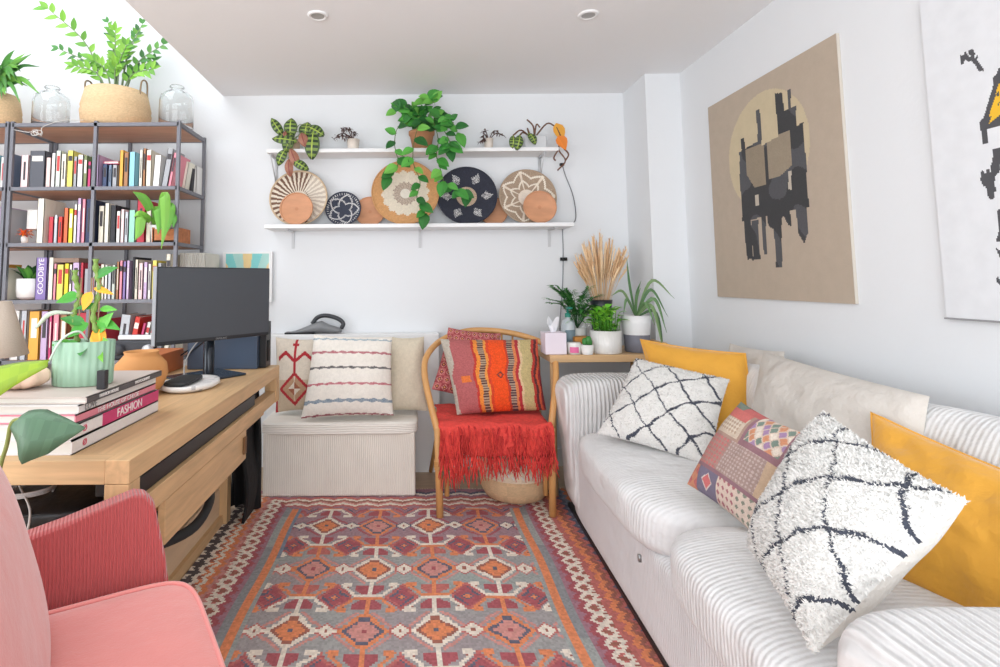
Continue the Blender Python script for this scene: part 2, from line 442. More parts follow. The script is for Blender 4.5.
def pillow(name, label, TL, TR, BR, BL, T, cf, mt, back=(.6, .58, .55), nseg=44, pinch=.05, wr=.006, group=None, seed=0, shag=None, cat='cushion', piping=None):
    TL, TR, BR, BL = map(Vector, (TL, TR, BR, BL))
    nrm = ((TR-TL)+(BR-BL)).cross((TL-BL)+(TR-BR)).normalized()
    if nrm.y > 0 and abs(nrm.y) > .2: nrm = -nrm
    if abs(nrm.y) <= .2 and nrm.x > 0: nrm = -nrm
    ctr = (TL+TR+BR+BL)/4
    def S2(u, v, side):
        uu = u+(.5-u)*pinch*4*v*(1-v); vv = v+(.5-v)*pinch*4*u*(1-u)
        p = (TL*(1-uu)+TR*uu)*vv + (BL*(1-uu)+BR*uu)*(1-vv)
        a = abs(2*u-1); c = abs(2*v-1)
        h = ((1-a**2.6)*(1-c**2.6))**.55
        nz = noise.noise(Vector((u*3+seed, v*3, side*3)))+.5*noise.noise(Vector((u*7+seed, v*7, 5)))
        return p + nrm*side*(T/2*h + wr*nz*min(1, h*2))
    b = MB()
    b.grid(lambda u, v: S2(u, v, 1), nseg, nseg, cf)
    b.grid(lambda u, v: S2(u, v, -1), nseg//2, nseg//2, lambda u, v: back, flip=True)
    if shag:
        r = random.Random(seed+7)
        for k in range(shag):
            u, v = r.random(), r.random(); c = cf(u, v); c = jit(c, .08, r)
            p = S2(u, v, 1)
            sn = (S2(min(1, u+.02), v, 1)-S2(max(0, u-.02), v, 1)).cross(S2(u, min(1, v+.02), 1)-S2(u, max(0, v-.02), 1)).normalized()
            if sn.dot(nrm) < 0: sn = -sn
            tg = Vector((r.uniform(-1, 1), r.uniform(-1, 1), r.uniform(-1.4, .6))); tg = tg-sn*tg.dot(sn)
            d = (tg.normalized()+sn*r.uniform(.35, .8)).normalized()
            s_ = d.cross(sn).normalized()
            l = r.uniform(.005, .010); w = .0028
            b.add([p-s_*w-nrm*.002, p+s_*w-nrm*.002, p+d*l], [(0, 1, 2)], [c])
    root = thing(name, label, cat, tuple(ctr), 0, group)
    b.build('cover', mt, root)
    if piping:
        pts = [S2(u, 0, 0) for u in np.linspace(0, 1, 14)]+[S2(1, v, 0) for v in np.linspace(0, 1, 14)][1:]+[S2(u, 1, 0) for u in np.linspace(1, 0, 14)][1:]+[S2(0, v, 0) for v in np.linspace(1, 0, 14)][1:]
        MB().tube(pts, .004, 6).build('piping', piping, root)
    return root
r3 = random.Random(11)
def c_motif(u, v):
    base = S(212, 200, 184); red = S(168, 40, 48)
    x, y = u-.45, v
    d = abs(x)/.30+abs(y-.3)/.21
    if abs(d-1) < .13: return jit(red, .1, r3)
    if d < .9 and abs(x-.0) > .015 and d > .45: return jit(S(176, 140, 110), .1, r3)
    if d < .45: return jit(S(150, 90, 66) if (x > 0) == (y > .3) else base, .1, r3)
    if abs(x) < .02 and y > .5: return jit(red, .1, r3)
    if abs(y-(.80-.6*abs(abs(x)-.2))) < .03 and .02 < abs(x) < .36: return jit(red, .1, r3)
    if abs(x) < .06 and .9 < y < .94: return red
    if abs(x+.42) < .03 and y < .6: return red
    if y < .42: base = S(196, 176, 152)
    return jit(base, .05, r3)
pillow('patterned_cushion', 'beige flatweave cushion with a red diamond motif on the storage bench beside the desk', (-.785,3.13,.82), (-.50,3.12,.81), (-.50,3.05,.425), (-.765,3.07,.41), .13, c_motif, WOVEN, seed=1, nseg=80)
def c_stripe(u, v):
    base = S(240, 234, 224); w = .004*math.sin(u*60)
    y = v+w+.012*(2*u-1)**2
    for c0, col, hw in ((.955, S(150,170,182), .012), (.78, S(178,84,98), .016), (.59, S(56,54,60), .015), (.39, S(190,88,104), .015), (.185, S(120,142,160), .022), (.02, S(150,50,70), .010)):
        if abs(y-c0) < hw*(.85+.25*math.sin(u*50)): return jit(mix(col, base, .3*r3.random()), .12, r3)
    return jit(base, .03, r3)
pillow('striped_cushion', 'large off-white cushion with thin red, blue and black stripes on the storage bench', (-.548,3.03,.842), (-.115,3.04,.826), (-.105,2.93,.425), (-.595,2.93,.412), .16, c_stripe, WOVEN, back=S(225,218,205), nseg=130, pinch=.035, seed=2)
pillow('plain_cushion', 'plain sand linen cushion behind the striped one on the storage bench', (-.13,3.16,.815), (.065,3.15,.815), (.08,3.06,.415), (-.2,3.07,.41), .14, lambda u, v: jit(S(218,206,184), .03, r3), WOVEN, back=S(210,196,172), seed=3)

# hand-held vacuum on the boxed ledge
t = thing('handheld_vacuum', 'grey and black handheld vacuum lying on the white boxed ledge', 'vacuum cleaner', (-.6, 3.36, .815))
b = MB()
secs = [(-.78,.818,.004,.02),(-.72,.826,.009,.028),(-.66,.838,.02,.036),(-.60,.852,.032,.042),(-.56,.858,.036,.042),(-.52,.846,.026,.038),(-.46,.836,.018,.034),(-.44,.834,.012,.028)]
vs=[];fs=[]
for x,z,hz,hy in secs:
    for k in range(12):
        a=2*PI*k/12; vs.append((x,3.365+hy*math.cos(a),max(.816,z+hz*math.sin(a))))
for i in range(len(secs)-1):
    for k in range(12): a=i*12+k; c=i*12+(k+1)%12; fs.append((a,c,c+12,a+12))
fs.append(tuple(range(12))); fs.append(tuple(84+k for k in range(12)))
b.add(vs,fs).build('body', mat('vac_grey',(128,130,132),.35), t)
b=MB(); b.tube(spline([(-.62,3.365,.875),(-.585,3.365,.915),(-.53,3.365,.925),(-.46,3.365,.905),(-.428,3.365,.875),(-.44,3.365,.845)],6),.013,8).build('handle', mat('vac_dark',(52,54,58),.35), t)
MB().box(-.782,-.60,3.325,3.40,.8155,.826).build('nozzle', BLACK, t, bv=.003)

# ------------------------------------------------------------------ bentwood chair
t = thing('rattan_chair', 'bent cane armchair holding cushions and a red throw beside the sofa', 'chair', (.4, 2.95, .012))
rail = spline([(.118,2.69,.405),(.085,2.74,.53),(.06,2.82,.655),(.075,2.93,.735),(.16,3.08,.80),(.30,3.17,.84),(.44,3.18,.845),(.60,3.14,.825),(.72,3.03,.785),(.755,2.93,.72),(.735,2.83,.62),(.70,2.75,.52),(.675,2.71,.42)], 8)
MB().tube(rail, .0165, 12).build('arm_rail', BEECH, t)
for x, x2 in ((.124,.118),(.662,.672)):
    MB().tube([(x,2.675,.0125),(x2,2.69,.42)], .0175, 12).build('leg', BEECH, t)
for x,x2 in ((.10,.17),(.70,.62)):
    MB().tube([(x,3.29,.0125),(x2,3.14,.42)], [.011,.0165], 12).build('leg', BEECH, t)
for x in (.160,.638): MB().tube([(x,2.70,.10),(x,2.71,.41)], .012, 10).build('brace', BEECH, t)
b=MB()
for k in range(5): b.tube([(.10,2.672,.235+k*.008),(.14,2.66,.235+k*.008),(.185,2.695,.235+k*.008),(.14,2.72,.235+k*.008),(.10,2.70,.235+k*.008)],.005,6)
b.build('cane_binding', BEECH, t)
b=MB(); b.soft((.4,2.93,.405),(.285,.25,.022),6,12); b.build('seat', BEECH, t)
b=MB()
for x in np.linspace(.26,.58,6): b.tube([(x,3.12,.42),(x+.0,3.165,.63),(x,3.172,.835-.15*(x-.42)**2)],.006,6)
b.build('back_spindles', BEECH, t)
# throw with fringe
t2 = thing('throw_blanket', 'bright red fringed throw draped over the cane chair seat', 'blanket', (.4, 2.85, .43))
RED = mat('red_wool', attr=True, rough=1.0, bump=((60,.006),(200,.003)))
def thP(u, v):
    x=.12+.55*u
    if v<.7:
        y=3.12-(v/.7)*.43; z=.437+.012*noise.noise(Vector((x*9,y*9,1)))
    else:
        k=(v-.7)/.3; y=2.69-.035*math.sin(k*PI/2)-.012*math.sin(x*46)*k; z=.437-.115*k*k-.02*k+.008*math.sin(x*30)
    return Vector((x+.01*math.sin(v*9),y,z))
b=MB(); b.grid(thP,40,40,lambda u,v: jit(S(226,74,66),.10,r3)); b.build('cloth', RED, t2, thick=.008)
b=MB(); r=random.Random(4)
for k in range(330):
    u=r.random(); lp=r.choice([.86,1,1,.95,.74]); p=thP(u,lp)
    ln=r.uniform(.075,.125)*(1.2 if u<.3 else .95)
    q=[p]; c=jit(mix(S(232,78,66),S(192,42,50),r.random()*.8),.14,r)
    dx=r.uniform(-.012,.012)
    for i in range(1,5):
        q.append(Vector((p.x+dx*i/2+r.uniform(-.005,.005),min(p.y-.005,2.665)-r.uniform(0,.02)-.002*i,p.z-ln*i/4)))
    b.tube(q,[.0032,.0028,.0028,.0025,.0015],4,c)
b.build('fringe', RED, t2, kind='stuff')
def c_kilim(u, v):
    w=u+.025*math.sin(v*5)+.01*math.sin(v*17)
    B=[(.05,S(190,180,166)),(.26,S(178,98,98)),(.285,S(190,60,50)),(.325,S(232,140,60)),(.385,S(96,62,56)),(.41,S(232,150,70)),(.44,S(214,70,40)),(.60,S(236,82,28)),(.625,S(190,64,40)),(.685,S(88,60,66)),(.715,S(214,130,80)),(.75,S(180,52,58)),(.775,S(220,190,150)),(.89,S(196,176,124)),(.92,S(190,60,52)),(.95,S(100,52,52)),(.98,S(214,90,60)),(1.2,S(140,50,56))]
    for lim,c in B:
        if w<lim:
            if lim in (.385,.685) and (int(v*60)%2): c=mix(c,S(214,190,160),.55)
            if lim==.26 and abs(w-.18)<.05 and abs(v-.42)<.04: c=S(226,120,60)
            if lim==.60 and abs(w-.55)/.04+abs(v-.45)/.05<1 and abs(w-.55)/.04+abs(v-.45)/.05>.5: c=S(120,60,50)
            return jit(c,.13,r3)
    return B[-1][1]
def c_burg(u,v):
    a=(u*9)%1-.5; c=(v*9)%1-.5; d=abs(a)+abs(c)
    if d<.16: return jit(S(216,150,90),.1,r3)
    if d<.3: return jit(S(120,40,52),.12,r3)
    if d<.42: return jit(S(206,140,130),.1,r3)
    return jit(S(158,66,72) if (int(u*9)+int(v*9))%2 else S(190,104,104),.14,r3)
pillow('woven_cushion','burgundy geometric cushion tucked behind the striped kilim one on the cane chair',(.205,3.13,.868),(.50,3.10,.835),(.46,3.02,.44),(.10,2.98,.55),.13,c_burg,WOVEN,back=S(120,50,56),nseg=90,seed=5)
pillow('kilim_cushion','orange, red and tan striped kilim cushion standing on the cane chair',(.150,2.99,.818),(.685,3.0,.812),(.69,2.865,.462),(.225,2.84,.448),.17,c_kilim,WOVEN,back=S(200,190,176),nseg=96,pinch=.03,seed=6)
# basket under the chair
t=thing('belly_basket','round seagrass basket with white stitching tucked under the cane chair','basket',(.53,2.93,.012))
def bk(i,k):
    return jit(S(226,192,150) if i<5 else S(244,226,200),.08,r3)
b=MB(); b.lathe([(.02,.013),(.11,.013),(.155,.03),(.178,.07),(.186,.12),(.183,.135),(.188,.142),(.19,.18),(.18,.23),(.168,.27),(.16,.29),(.152,.29),(.16,.26),(.17,.2)],(.53,2.93,0),48,cf=bk)
b.build('body',mat('basket_weave',attr=True,rough=.95,bump=(120,.006),vary=.12,vscale=80,stretch=(1,1,2.5)),t)
b=MB()
for k in range(-7,8):
    for j in range(2):
        a=-PI/2+k*.12; z=.17+j*.045+(k%2)*.012; rr=.191-(j*.006)
        b.tube([(.53+rr*math.cos(a),2.93+rr*math.sin(a),z),(.53+rr*math.cos(a+.05),2.93+rr*math.sin(a+.05),z-.015)],.003,5)
b.build('stitching',WHITE,t)
for s in (-1,1): MB().tube(spline([(.53+s*.15,2.93-.04,.28),(.53+s*.175,2.93-.03,.33),(.53+s*.175,2.93+.03,.33),(.53+s*.15,2.93+.04,.28)],5),.006,6).build('handle',STRAWD,t)

# ------------------------------------------------------------------ sofa (local frame: x from the front to the back, y along its length)
t = thing('sofa','long light grey ribbed corduroy sofa along the picture wall','sofa',(.665,.62,.0),R(-2.2))
b=MB(); b.soft((.415,1.1,.165),(.395,1.08,.155),14,20); b.build('base',CORD_Y,t,w=0)
def sag(c,hx,hy,hz,e=4.5):
    def fn(p):
        z=p.z
        if z>0:
            z+= .012*math.cos(p.x/hx*1.4)*math.cos(p.y/hy*1.4)+.006*noise.noise(Vector((p.x*7,p.y*7,2)))
        return Vector((p.x+.006*noise.noise(Vector((p.y*6,z*6,1))),p.y,z))
    return MB().soft(c,(hx,hy,hz),e,26,fn=fn)
sag((.345,.60,.375),.385,.385,.095).build('seat_cushion',CORD_S,t,w=0)
sag((.345,1.475,.375),.375,.475,.095).build('seat_cushion',CORD_S,t,w=0)
def arm(y0,y1,h):
    # swept profile with a scrolled front that flares outwards at the top
    def fn(p):
        k=max(0,(p.z+h/2)/h)
        return Vector((p.x-.055*k*k*(1 if p.x<0 else 0)*min(1,abs(p.x)/.3),p.y,p.z))
    b=MB(); b.soft((.40,(y0+y1)/2,h/2+.015),(.40,(y1-y0)/2,h/2),7,26,fn=fn)
    return b
arm(1.93,2.21,.655).build('arm',CORD_X,t,w=0)
arm(-.02,.30,.625).build('arm',CORD_X,t,w=0)
b=MB(); b.soft((.735,1.1,.34),(.08,1.02,.33),8,20); b.build('back',CORD_Y,t,w=0)
def bcush(y0,y1,x,z,h,tilt,mt,nm='back_cushion',th=.10):
    M=Matrix.Rotation(tilt,4,'Y')
    def fn(p): return Vector((p.x+.02*math.sin(p.y*5)*0,p.y,p.z+.012*noise.noise(Vector((p.y*5,p.x*5,z)))))
    b=MB(); b.soft((x,(y0+y1)/2,z),(th,(y1-y0)/2,h/2),3.6,20,M=M,fn=fn); return b.build(nm,mt,t,w=0)
bcush(.30,1.08,.67,.60,.42,R(14),CORD_S)
bcush(1.08,1.95,.67,.59,.40,R(14),CORD_S)
MB().box(.02,.80,.02,2.18,.0125,.03).build('plinth',BLACK,t,w=0)
MB().box(-.052,-.044,1.018,1.027,.318,.338).build('zip_pull',mat('zip',(150,150,150),.4,metal=.8),t,w=0)

def c_lattice(n1,n2,sh,wb=.020):
    def f(u,v):
        p=u+v; q=u-v
        a=(p*n1+sh+.06*math.sin(q*7)+.02*math.sin(q*31)); c=(q*n2+.07*math.sin(p*6+1)+sh*.7+.02*math.sin(p*27))
        da=abs(a-round(a))/n1; dc=abs(c-round(c))/n2
        w=wb*(.9+.3*math.sin(u*21+v*17))
        if da<w*.8 or dc<w: return jit(S(72,76,88),.12,r3)
        return jit(S(232,230,226),.02,r3)
    return f
pillow('shaggy_cushion','white shaggy cushion with a charcoal lattice leaning on the far arm of the sofa',(.985,2.42,.79),(1.238,2.15,.745),(1.05,1.95,.475),(.763,2.3,.50),.17,c_lattice(2.7,2.5,.35,.016),PLUSH,back=S(238,234,228),nseg=120,pinch=.07,seed=8,shag=7000)
MUST=mat('mustard_velvet',(228,166,58),.75,vary=.14,vscale=4,bump=((6,.02),(60,.002)),sheen=.5)
pillow('velvet_cushion','mustard velvet cushion half hidden behind the far shaggy lattice one',(1.05,2.52,.86),(1.36,2.24,.83),(1.33,2.10,.47),(1.06,2.35,.47),.14,None or (lambda u,v:S(222,158,52)),MUST,seed=9,piping=MUST)
LIN=mat('grey_linen',(214,208,200),.95,bump=((300,.001),(7,.03)),vary=.05)
pillow('linen_cushion','long plain stone linen cushion leaning on the sofa back behind the patchwork one',(1.39,2.17,.85),(1.34,1.43,.83),(1.22,1.34,.56),(1.2,1.98,.52),.17,lambda u,v:S(214,208,200),LIN,seed=10,pinch=.04,wr=.015)
pillow('grey_cushion','pale grey cushion mostly hidden, its corner showing behind the stone linen one',(1.46,2.52,.84),(1.46,2.15,.85),(1.42,2.15,.5),(1.42,2.5,.5),.12,lambda u,v:S(206,204,202),LIN,seed=12)
def c_patch(u,v): return mix(c_patch0(u,v),S(190,170,162),.32)
def c_patch0(u,v):
    def dots(c0,c1,n,k=.33,v2=None):
        a=(u*n)%1-.5; c=(v*n)%1-.5
        return c1 if abs(a)+abs(c)<k else c0
    if v>.93 and u<.55: return jit(S(60,110,90) if u<.25 else S(196,44,50),.14,r3)
    if v>.82 and u<.45: return jit(S(206,60,56),.14,r3)
    if v>.60:
        if u<.5:
            if .66<v<.84 and .12<u<.42: return jit(dots(S(176,150,124),S(226,214,192),22,.42),.1,r3)
            if .63<v<.87 and .07<u<.46: return jit(S(206,190,166),.08,r3)
            return jit(S(160,126,108),.1,r3)
        if v<.66 or u<.55 or u>.95: return jit(S(126,64,92),.14,r3)
        a=(u*11+v*9)%1; c=(u*11-v*9)%1
        if a<.18 or c<.18: return jit(S(222,200,180),.1,r3)
        return jit([S(66,124,110),S(214,130,70),S(236,226,210),S(150,110,170)][int((int(u*11+v*9)+int(u*11-v*9)*2)%4)],.12,r3)
    if v>.26:
        if u<.42: return jit(dots(S(160,112,104),S(196,72,72),20,.4),.16,r3)
        if abs(u-.95)<.05: return jit(S(196,166,130),.08,r3)
        return jit(dots(S(150,124,118),S(192,172,164),26,.4),.12,r3)
    if v>.23: return jit(S(120,60,90),.1,r3)
    if u<.18: return jit(dots(S(214,130,80),S(196,60,60),9,.4),.12,r3)
    if u<.5:
        d=abs(u-.34)/.14+abs(v-.12)/.13
        return jit(S(214,70,80) if d<.5 else (S(226,214,206) if d<.62 else S(62,72,120)),.12,r3)
    return jit(dots(S(226,206,190),S(96,120,100) if u>.75 else S(160,50,80),16,.34),.1,r3)
pillow('patchwork_cushion','multicoloured kilim patchwork cushion lying between the two shaggy lattice ones on the sofa',(1.022,1.72,.755),(1.055,1.49,.72),(.885,1.45,.473),(.842,1.72,.508),.12,c_patch,WOVEN,back=S(190,166,130),nseg=110,seed=13)
pillow('shaggy_cushion','large white shaggy cushion with a charcoal lattice at the near end of the sofa',(.965,1.30,.826),(.99,1.0,.738),(.68,.975,.50),(.782,1.32,.513),.17,c_lattice(2.2,2.4,.2,.016),PLUSH,back=S(240,234,226),nseg=150,pinch=.05,seed=15,shag=17000)
pillow('velvet_cushion','large mustard velvet cushion behind the near shaggy lattice one, by the near sofa arm',(1.235,1.49,.775),(1.30,1.05,.70),(1.16,.93,.45),(1.06,1.32,.46),.15,lambda u,v:S(222,158,52),MUST,seed=16,wr=.022,piping=MUST)

# ------------------------------------------------------------------ oak side table behind the sofa arm, and what stands on it
t=thing('side_table','narrow light oak table in the back corner crowded with plants','table',(1.03,3.1,0))
MB().box(.725,1.33,2.895,3.30,.70,.738).build('table_top',OAKX,t,bv=.004)
b=MB(); b.box(1.33,1.355,2.895,3.075,.62,.80); b.build('end_panel',OAK,t,bv=.01)
b=MB(); b.box(1.345,1.365,2.35,2.90,.70,.735); b.build('side_rail',OAK,t,bv=.004)
for x,y in ((.745,2.93),(1.31,2.93),(.745,3.27),(1.31,3.27)): MB().tube([(x,y,0),(x,y,.70)],.014,10).build('leg',OAKZ,t)
TT=.738
t=thing('tissue_box','white tissue box with a tissue pulled up at the left end of the oak table','tissue box',(.765,2.98,TT))
MB().box(.708,.822,2.92,3.03,TT+.0005,TT+.115).build('box',mat('tissue_card',(236,226,236),.6,vary=.03),t,bv=.003)
def tis(u,v):
    a=2*PI*u; r_=.01+.03*v+.006*math.sin(a*3+v*3); return Vector((.765+r_*math.cos(a)*.8,2.975+r_*math.sin(a)*.5,TT+.105+.07*v*(1-.35*math.sin(a*2))))
MB().grid(tis,20,6).build('tissue',mat('tissue_paper',(246,246,250),.9),t)
t=thing('pump_bottle','clear pump bottle with a green pump beside the tissue box','bottle',(.872,3.06,TT))
MB().lathe([(0,TT+.001),(.036,TT+.001),(.038,TT+.01),(.038,TT+.15),(.03,TT+.17),(.013,TT+.18),(.013,TT+.19)],(.872,3.06,0),24).build('bottle',mat('hazy_bottle',(214,222,226),.25,trans=.3),t)
b=MB(); b.lathe([(.016,TT+.188),(.016,TT+.21),(.006,TT+.212),(.006,TT+.235),(0,TT+.236)],(.872,3.06,0),16); b.box(.862,.882,3.0,3.07,TT+.235,TT+.246); b.build('pump',mat('pump_green',(40,130,112),.4),t)
MB().box(.845,.90,3.0215,3.0225,TT+.03,TT+.12).build('label_panel',mat('bottle_label',(120,140,150),.6),t)
t=thing('candle_jar','small white jar with a pink label in front of the pump bottle','jar',(.868,2.945,TT))
MB().lathe([(0,TT+.001),(.036,TT+.001),(.037,TT+.055),(.034,TT+.062),(0,TT+.062)],(.868,2.945,0),28).build('jar',CERW,t)
b=MB()
def lab(u,v):
    a=-PI/2-.9+1.3*u; return Vector((.868+.0378*math.cos(a),2.945+.0378*math.sin(a),TT+.01+.03*v))
b.grid(lab,10,1); b.build('label_panel',mat('pink_label',(226,110,160),.6),t)

G1=[S(70,140,52),S(96,168,60),S(56,116,44),S(120,186,70)]
GD=[S(44,92,52),S(56,110,60),S(66,122,66)]
GL=[S(120,190,60),S(100,176,50),S(86,160,46)]
def potcyl(name,x,y,z,r0,r1,h,mt,parent,n=36,flute=None,split=None):
    b=MB(); cf=None
    b.lathe([(0,z+.0005),(r0*.96,z+.0005),(r0,z+.004),(r1,z+h),(r1-.004,z+h),(r1-.007,z+h-.02)],(x,y,0),n,flute=flute)
    o=b.build(name,mt,parent)
    b=MB(); b.lathe([(0,z+h-.016),(r1-.006,z+h-.018)],(x,y,0),n); b.build('soil',SOIL,parent)
    return o
# cactus pot
t=thing('potted_succulent','small white pot with a green cactus at the front of the oak table','potted plant',(.925,2.925,TT))
potcyl('pot',.932,2.925,TT,.030,.034,.052,CERW,t)
b=MB()
for dx,dz,rr in ((-.012,.02,.014),(.008,.028,.017),(.018,.014,.011)): b.soft((.932+dx,2.925,TT+.055+dz*.6),(rr,rr,rr*1.5),2.2,8,col=S(60,130,60))
b.build('cactus',LEAF,t)
t=thing('amber_pot','square amber wooden pot behind the small cactus','pot',(.93,3.03,TT))
MB().box(.885,.975,2.985,3.07,TT+.0005,TT+.085).build('pot',mat('amber_wood',(206,140,66),.6,vary=.1),t,bv=.006)
# palm in white pot on the amber pot
t=thing('potted_palm','feathery dark green parlour palm in a small white pot behind the cactus','potted plant',(.94,3.12,TT))
potcyl('pot',.945,3.13,TT,.045,.055,.125,CERW,t)
b=MB(); r=random.Random(21)
for k in range(26):
    a=r.uniform(0,2*PI); rd=r.uniform(.05,.16); p0=Vector((.945,3.13,TT+.12)); tipz=r.uniform(.06,.24)
    p1=p0+Vector((rd*math.cos(a),rd*math.sin(a)*.6,tipz)); m_=(p0+p1)/2+Vector((0,0,.05))
    st=spline([p0,m_,p1],7); b.tube(st,.0016,4,GD[0])
    for i,p in enumerate(st[4:]):
        d=(p-st[i+3]).normalized()
        for s in (-1,1):
            sd=d.cross(Vector((0,0,1))).normalized()*s
            b.leaf(p,(d*.7+sd+Vector((0,0,.2))),r.uniform(.045,.075),.013,jit(r.choice([S(70,140,66),S(52,120,56),S(96,160,80)]),.2,r),droop=.3,n=3)
b.build('foliage',LEAF,t)
b=MB()
for k,(x,y,z) in enumerate(((.965,3.04,.90),(.985,3.03,.885),(.978,3.045,.915),(.955,3.035,.88),(.995,3.04,.905))):
    for a in range(5): b.leaf((x,y,z),(math.cos(a*1.256),-.3,math.sin(a*1.256)),.017,.014,S(250,250,252),droop=0,n=3)
b.build('white_blossom',LEAF,t)
# pampas vase
t=thing('dried_grass_vase','tall dark vase holding a sheaf of dried golden grass','vase',(1.10,3.17,TT))
MB().lathe([(0,TT+.001),(.05,TT+.001),(.055,TT+.03),(.058,TT+.24),(.064,TT+.28),(.058,TT+.28),(.05,TT+.2)],(1.10,3.17,0),28).build('vase',mat('dark_vase',(38,42,48),.35),t)
b=MB(); r=random.Random(9); PA=[S(240,206,164),S(230,190,146),S(246,218,180),S(218,176,132)]
for k in range(120):
    a=r.uniform(0,2*PI); rd=(r.random()**.6)*.155; x1=1.10+rd*math.cos(a)*1.05+.01; y1=3.17+rd*math.sin(a)*.55; z1=TT+.62-rd*.75+r.uniform(-.08,.07)
    c=jit(r.choice(PA),.1,r)
    p0=Vector((1.10+rd*.15*math.cos(a),3.17+rd*.15*math.sin(a),TT+.2)); p1=Vector((x1,min(y1,3.36),z1)); mm=p0.lerp(p1,.55)+Vector((0,0,.03))
    st=spline([p0,mm,p1],5); m=len(st)
    b.tube(st,[.001]*5+[.0015+.0035*math.sin(PI*i/(m-5)) for i in range(m-5)],5,c)
    for i in range(26):
        q=r.uniform(.45,1.0)*(m-1); j=min(m-2,int(q)); p=st[j].lerp(st[j+1],q-j)
        d=Vector((r.uniform(-.6,.6),r.uniform(-.6,.6),1)).normalized()
        b.leaf(p,d,.028,.003,jit(c,.12,r),droop=0,n=2)
b.build('dried_grass',LEAF,t)
# ribbed planter
t=thing('potted_herb','white ribbed cylinder planter with bright green leafy plant in the middle of the oak table','potted plant',(1.055,2.985,TT))
potcyl('pot',1.055,2.985,TT,.078,.080,.122,CERW,t,n=96,flute=(32,.018))
b=MB(); r=random.Random(31)
for k in range(95):
    a=r.uniform(0,2*PI); rd=r.uniform(0,.075); p=Vector((1.055+rd*math.cos(a),2.985+rd*math.sin(a),TT+.115)); h=r.uniform(.01,.11)*(1.25-rd*4)
    d=Vector((math.cos(a)*.8,math.sin(a)*.8,r.uniform(.3,1)))
    b.tube([p,p+Vector((math.cos(a)*.01,math.sin(a)*.01,h))],.0015,4,GL[2])
    b.leaf(p+Vector((math.cos(a)*.01,math.sin(a)*.01,h)),d,r.uniform(.045,.07),r.uniform(.03,.045),jit(r.choice([S(130,206,60),S(108,190,56),S(150,216,80)]),.2,r),droop=.45,n=4)
b.build('foliage',LEAF,t)
# two tone planter
t=thing('potted_spider_plant','tall white planter with a grey lower half and long arching leaves beside the wall pier','potted plant',(1.238,3.02,TT))
b=MB(); b.lathe([(0,TT+.0005),(.060,TT+.0005),(.064,TT+.004),(.066,TT+.06),(.069,TT+.095),(.0755,TT+.15),(.079,TT+.20),(.075,TT+.20),(.073,TT+.18)],(1.238,3.02,0),40,cf=lambda i,k: S(126,128,140) if i<4 else S(238,238,238))
b.build('pot',mat('two_tone_glaze',attr=True,rough=.5),t)
b=MB(); b.lathe([(0,TT+.188),(.074,TT+.186)],(1.238,3.02,0),24); b.build('soil',SOIL,t)
b=MB(); r=random.Random(41)
def strap(b,pts,w,c,n=6):
    st=spline(pts,n); m=len(st)-1; vs=[];fs=[];cs=[]
    for i,p in enumerate(st):
        d=(st[min(i+1,m)]-st[max(i-1,0)]); _,s_,u_=frame_of(d,Vector((.2,-1,.2)))
        hw=w/2*math.sin(PI*min(.97,.12+.88*i/m))
        vs+=[p-s_*hw-u_*hw*.3,p,p+s_*hw-u_*hw*.3]
    for i in range(m): a=i*3; fs+=[(a,a+1,a+4,a+3),(a+1,a+2,a+5,a+4)]; cs+=[c,tuple(x*1.15 for x in c)]
    b.add(vs,fs,cs)
X0,Y0,Z0=1.238,3.02,TT+.19
for tp,md,w in (((.20,-.04,.10),(.10,-.02,.20),.018),((.13,-.08,-.08),(.10,-.04,.10),.022),((.10,-.10,-.18),(.07,-.07,.06),.024),((.14,-.02,-.26),(.12,-.02,.02),.016),((-.15,-.05,.12),(-.08,-.02,.14),.016),((-.03,.02,.33),(-.03,0,.18),.016),((.02,-.03,.16),(.0,-.02,.1),.018),((.16,-.04,.0),(.09,-.02,.15),.018),((-.10,-.08,.02),(-.07,-.05,.10),.018),((.06,-.1,-.04),(.03,-.07,.08),.02),((.05,.03,.2),(.02,.02,.12),.016)):
    strap(b,[(X0,Y0,Z0),(X0+md[0]*.9,Y0+md[1],Z0+md[2]),(X0+tp[0],Y0+tp[1],Z0+tp[2])],w,jit(r.choice([S(96,130,84),S(120,148,100),S(80,116,74)]),.12,r))
b.build('foliage',LEAF,t)

# ------------------------------------------------------------------ wall shelves
Z1,Z2=1.478,1.945
t=thing('wall_shelf','long white lower wall shelf with woven plates leaning on it','shelf',(.045,3.42,1.45))
MB().box(-.885,.972,3.215,3.419,Z1-.024,Z1).build('board',WHITE,t,bv=.003)
for x in (-.755,.05,.87):
    b=MB(); b.box(x-.008,x+.008,3.245,3.419,Z1-.032,Z1-.0245); b.box(x-.008,x+.008,3.412,3.419,Z1-.135,Z1-.03); b.build('bracket',mat('bracket_white',(205,206,208),.5),t,bv=.001)
t=thing('wall_shelf','long white upper wall shelf holding small potted plants','shelf',(.01,3.42,1.92))
MB().box(-.885,.902,3.245,3.419,Z2-.024,Z2).build('board',WHITE,t,bv=.003)
for x in (-.868,.82):
    b=MB(); b.box(x-.008,x+.008,3.265,3.419,Z2-.032,Z2-.0245); b.box(x-.008,x+.008,3.412,3.419,Z2-.19,Z2-.03); b.tube([(x,3.27,Z2-.03),(x,3.413,Z2-.17)],.004,6); b.build('bracket',mat('bracket_white'),t)

